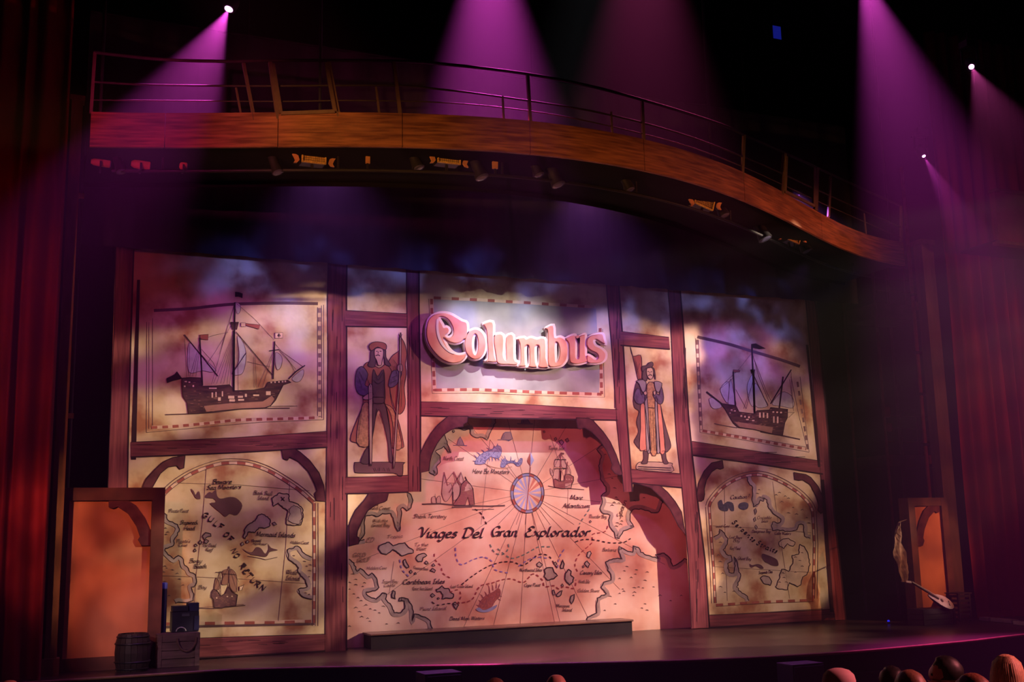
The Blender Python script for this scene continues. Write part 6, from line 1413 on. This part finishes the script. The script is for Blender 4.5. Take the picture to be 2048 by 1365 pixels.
# ------------------------------------------------------------------ spectators (seated, seen from behind)
FLOOR = 0.08
def person(px, py, D, face_deg, skin, hair, style, shirt, label):
    top = atD(px, py, D); tz = top.z
    yaw = math.radians(face_deg)     # 0 = facing the stage
    F = Vector((math.sin(yaw), math.cos(yaw), 0)); R_ = Vector((math.cos(yaw), -math.sin(yaw), 0)); U = Vector((0, 0, 1))
    O = Vector((top.x, top.y, 0)); 
    P = lambda r, f, z: O + R_ * r + F * f + U * z
    root = empty('person', (top.x, top.y, FLOOR), label, 'person')
    V = []; E_ = []; RAD = []
    def v(p, r, par=None):
        V.append(p); RAD.append(r)
        if par is not None: E_.append((par, len(V) - 1))
        return len(V) - 1
    sz = tz - 0.86
    pel = v(P(0, -.02, sz), (.16, .13)); wa = v(P(0, -.04, sz + .18), (.145, .11), pel); ch = v(P(0, -.03, sz + .38), (.17, .12), wa)
    nb = v(P(0, -.01, sz + .54), (.065, .065), ch); nk = v(P(0, .01, sz + .60), (.055, .058), nb)
    jaw = v(P(0, .03, sz + .66), (.062, .075), nk); mid = v(P(0, .01, sz + .735), (.075, .093), jaw); hi = v(P(0, 0, sz + .80), (.066, .082), mid); tp_ = v(P(0, 0, sz + .835), (.038, .048), hi)
    nose = v(P(0, .105, sz + .715), (.014, .02), mid); chin = v(P(0, .085, sz + .645), (.028, .024), jaw)
    for s_ in (-1, 1):
        ear = v(P(s_ * .085, -.005, sz + .725), (.014, .022), mid)
        sh = v(P(s_ * .18, -.02, sz + .46), (.062, .062), ch); el = v(P(s_ * .21, .06, sz + .20), (.045, .045), sh); wr_ = v(P(s_ * .16, .28, sz + .13), (.03, .026), el); pm = v(P(s_ * .12, .36, sz + .12), (.04, .02), wr_)
        for k_ in range(4):
            f1 = v(P(s_ * (.14 - .018 * k_), .42 + .008 * (k_ in (1, 2)), sz + .115), (.009, .009), pm); v(P(s_ * (.14 - .018 * k_), .455 + .01 * (k_ in (1, 2)), sz + .095), (.008, .008), f1)
        th = v(P(s_ * .08, .37, sz + .135), (.010, .010), pm); v(P(s_ * .065, .40, sz + .125), (.009, .009), th)
        hp = v(P(s_ * .10, .04, sz - .02), (.095, .09), pel); kn_ = v(P(s_ * .13, .46, sz + .0), (.062, .062), hp); an = v(P(s_ * .13, .44, FLOOR + .08), (.042, .045), kn_); v(P(s_ * .13, .60, FLOOR + .04), (.042, .032), an)
    me = bpy.data.meshes.new('body'); base = root.location
    me.from_pydata([tuple(p - base) for p in V], E_, []); me.update()
    o = bpy.data.objects.new('body', me); COL.objects.link(o)
    md = o.modifiers.new('Skin', 'SKIN'); md.use_smooth_shade = True
    for i, r in enumerate(RAD):
        me.skin_vertices[0].data[i].radius = r
    me.skin_vertices[0].data[0].use_root = True
    sd_ = o.modifiers.new('Subd', 'SUBSURF'); sd_.levels = 2; sd_.render_levels = 2
    dg = bpy.context.evaluated_depsgraph_get(); me2 = bpy.data.meshes.new_from_object(o.evaluated_get(dg)); me2.name = 'body'
    bpy.data.objects.remove(o); bpy.data.meshes.remove(me)
    ms = mat('skin_' + skin[0], skin[1], .45, .08, 12, spec=.4); mc = mat('shirt_' + shirt[0], shirt[1], .85, .2, 10)
    me2.materials.clear(); me2.materials.append(ms); me2.materials.append(mc)
    for pg in me2.polygons:
        z = pg.center.z + base.z; loc = pg.center
        hand = (loc.dot(F) > .29 and z > sz + .05)
        pg.material_index = 0 if (z > sz + .545 or hand) else 1
        pg.use_smooth = True
    b = bpy.data.objects.new('body', me2); COL.objects.link(b); b.parent = root
    for s_ in (-1, 1): MB().lathe(P(s_ * .03, .088, sz + .745), [(.003, 0), (.010, .004), (.006, .010)], 10, tuple(F)).build('eye', mat('eye_dark', (.02, .015, .01), .2), root)
    mh = mat('hair_' + hair[0], hair[1], .5, .3, 4, (30, 30, 2), spec=.5)
    hc = P(0, -.008, sz + .755)
    if style in ('short', 'long', 'cap', 'curly'):
        mb = MB(); n_, m_ = 26, 14; vs = []; rnd = random.Random(int(px))
        for j in range(m_ + 1):
            ph = j / m_ * (1.95 if style != 'long' else 2.0)
            for i in range(n_):
                th = 2 * math.pi * i / n_
                dirv = R_ * math.sin(th) * math.sin(ph) + F * math.cos(th) * math.sin(ph) + U * math.cos(ph)
                front = max(0, math.cos(th)) * math.sin(ph)
                k_ = 1.0 + (.035 * rnd.uniform(-1, 1) if style == 'curly' else .015 * math.sin(th * 9 + j) + .012 * rnd.uniform(-1, 1))
                rx, ry, rz = .092 * k_, .112 * k_, .108 * k_
                pnt = hc + R_ * (dirv.dot(R_) * rx) + F * (dirv.dot(F) * ry) + U * (dirv.dot(U) * rz)
                if front > .55: pnt = hc + (pnt - hc) * .80 + U * .012
                vs.append(pnt)
        fs = [(j * n_ + i, j * n_ + (i + 1) % n_, (j + 1) * n_ + (i + 1) % n_, (j + 1) * n_ + i) for j in range(m_) for i in range(n_)]
        mb.add(vs, fs, True); mb.build('hair', mh, root)
        if style == 'long':
            mb = MB()
            for i in range(30):
                th = math.pi * (0.38 + 1.24 * i / 29); x_, f_ = math.sin(th) * .092, math.cos(th) * .108
                ln = rnd.uniform(.24, .32)
                mb.tube([hc + R_ * x_ * .45 + F * f_ * .45 + U * .092, hc + R_ * x_ * .86 + F * f_ * .86 + U * .05, hc + R_ * x_ * 1.04 + F * f_ * 1.04 - U * .03, hc + R_ * x_ * 1.15 + F * f_ * 1.12 - U * .14, hc + R_ * x_ * 1.18 + F * (f_ * 1.1 - .01) - U * ln], [.010, .014, .018, .017, .006], 6)
            mb.build('hair_strands', mh, root, kind='stuff')
        if style == 'cap':
            mcap = mat('cap_pale', (.80, .52, .50), .7, .08, 10)
            mb = MB().lathe(hc + U * .02 - F * .005, [(.106, 0), (.107, .03), (.098, .065), (.07, .092), (.03, .104), (.004, .106)], 26); mb.build('cap', mcap, root)
            MB().prism([hc + U * .025 + R_ * (.095 * math.sin(t)) + F * (.04 + .15 * math.cos(t)) for t in [-1.45 + 2.9 * i / 14 for i in range(15)]], U * .012).build('cap_peak', mcap, root)
    return root
FAIR = ('fair', (0.72, 0.40, 0.30)); RUDDY = ('ruddy', (0.66, 0.33, 0.24)); TAN = ('tan', (0.40, 0.22, 0.15))
BROWN = ('brown', (0.16, 0.08, 0.05)); DARK = ('dark', (0.010, 0.008, 0.008)); AUB = ('auburn', (0.36, 0.13, 0.06)); BLOND = ('blond', (0.70, 0.45, 0.24)); CHEST = ('chestnut', (0.30, 0.15, 0.08))
SH = [('black', (.015, .014, .016)), ('navy', (.02, .025, .06)), ('grey', (.10, .09, .10)), ('plum', (.09, .02, .05))]
person(1112, 1342, 7.4, 24, FAIR, BROWN, 'bald', SH[0], 'bald spectator seen from behind, centre of the row before the stage')
person(990, 1357, 8.6, 24, TAN, BROWN, 'short', SH[1], 'brown-haired spectator barely showing beside the bald one')
person(18, 1353, 7.6, 24, RUDDY, BROWN, 'bald', SH[2], 'bald spectator below the red curtain, only the crown showing')
person(1676, 1343, 7.3, 30, FAIR, AUB, 'cap', SH[1], 'spectator in a pale pink cap beside the pit speaker')
person(1782, 1333, 8.0, 26, TAN, DARK, 'curly', SH[0], 'dark curly-haired spectator seen from behind, pink light on the crown')
person(1818, 1341, 6.3, 26, FAIR, CHEST, 'short', SH[3], 'chestnut-haired spectator before the dark curly-haired one')
person(1887, 1313, 7.4, -62, FAIR, DARK, 'short', SH[0], 'dark-haired spectator turned in profile towards the bald one')
person(1943, 1348, 5.3, 26, FAIR, AUB, 'short', SH[2], 'auburn-haired spectator between the profile one and the blond one')
person(2010, 1310, 7.7, 20, FAIR, BLOND, 'long', SH[0], 'spectator with long straight blond hair')
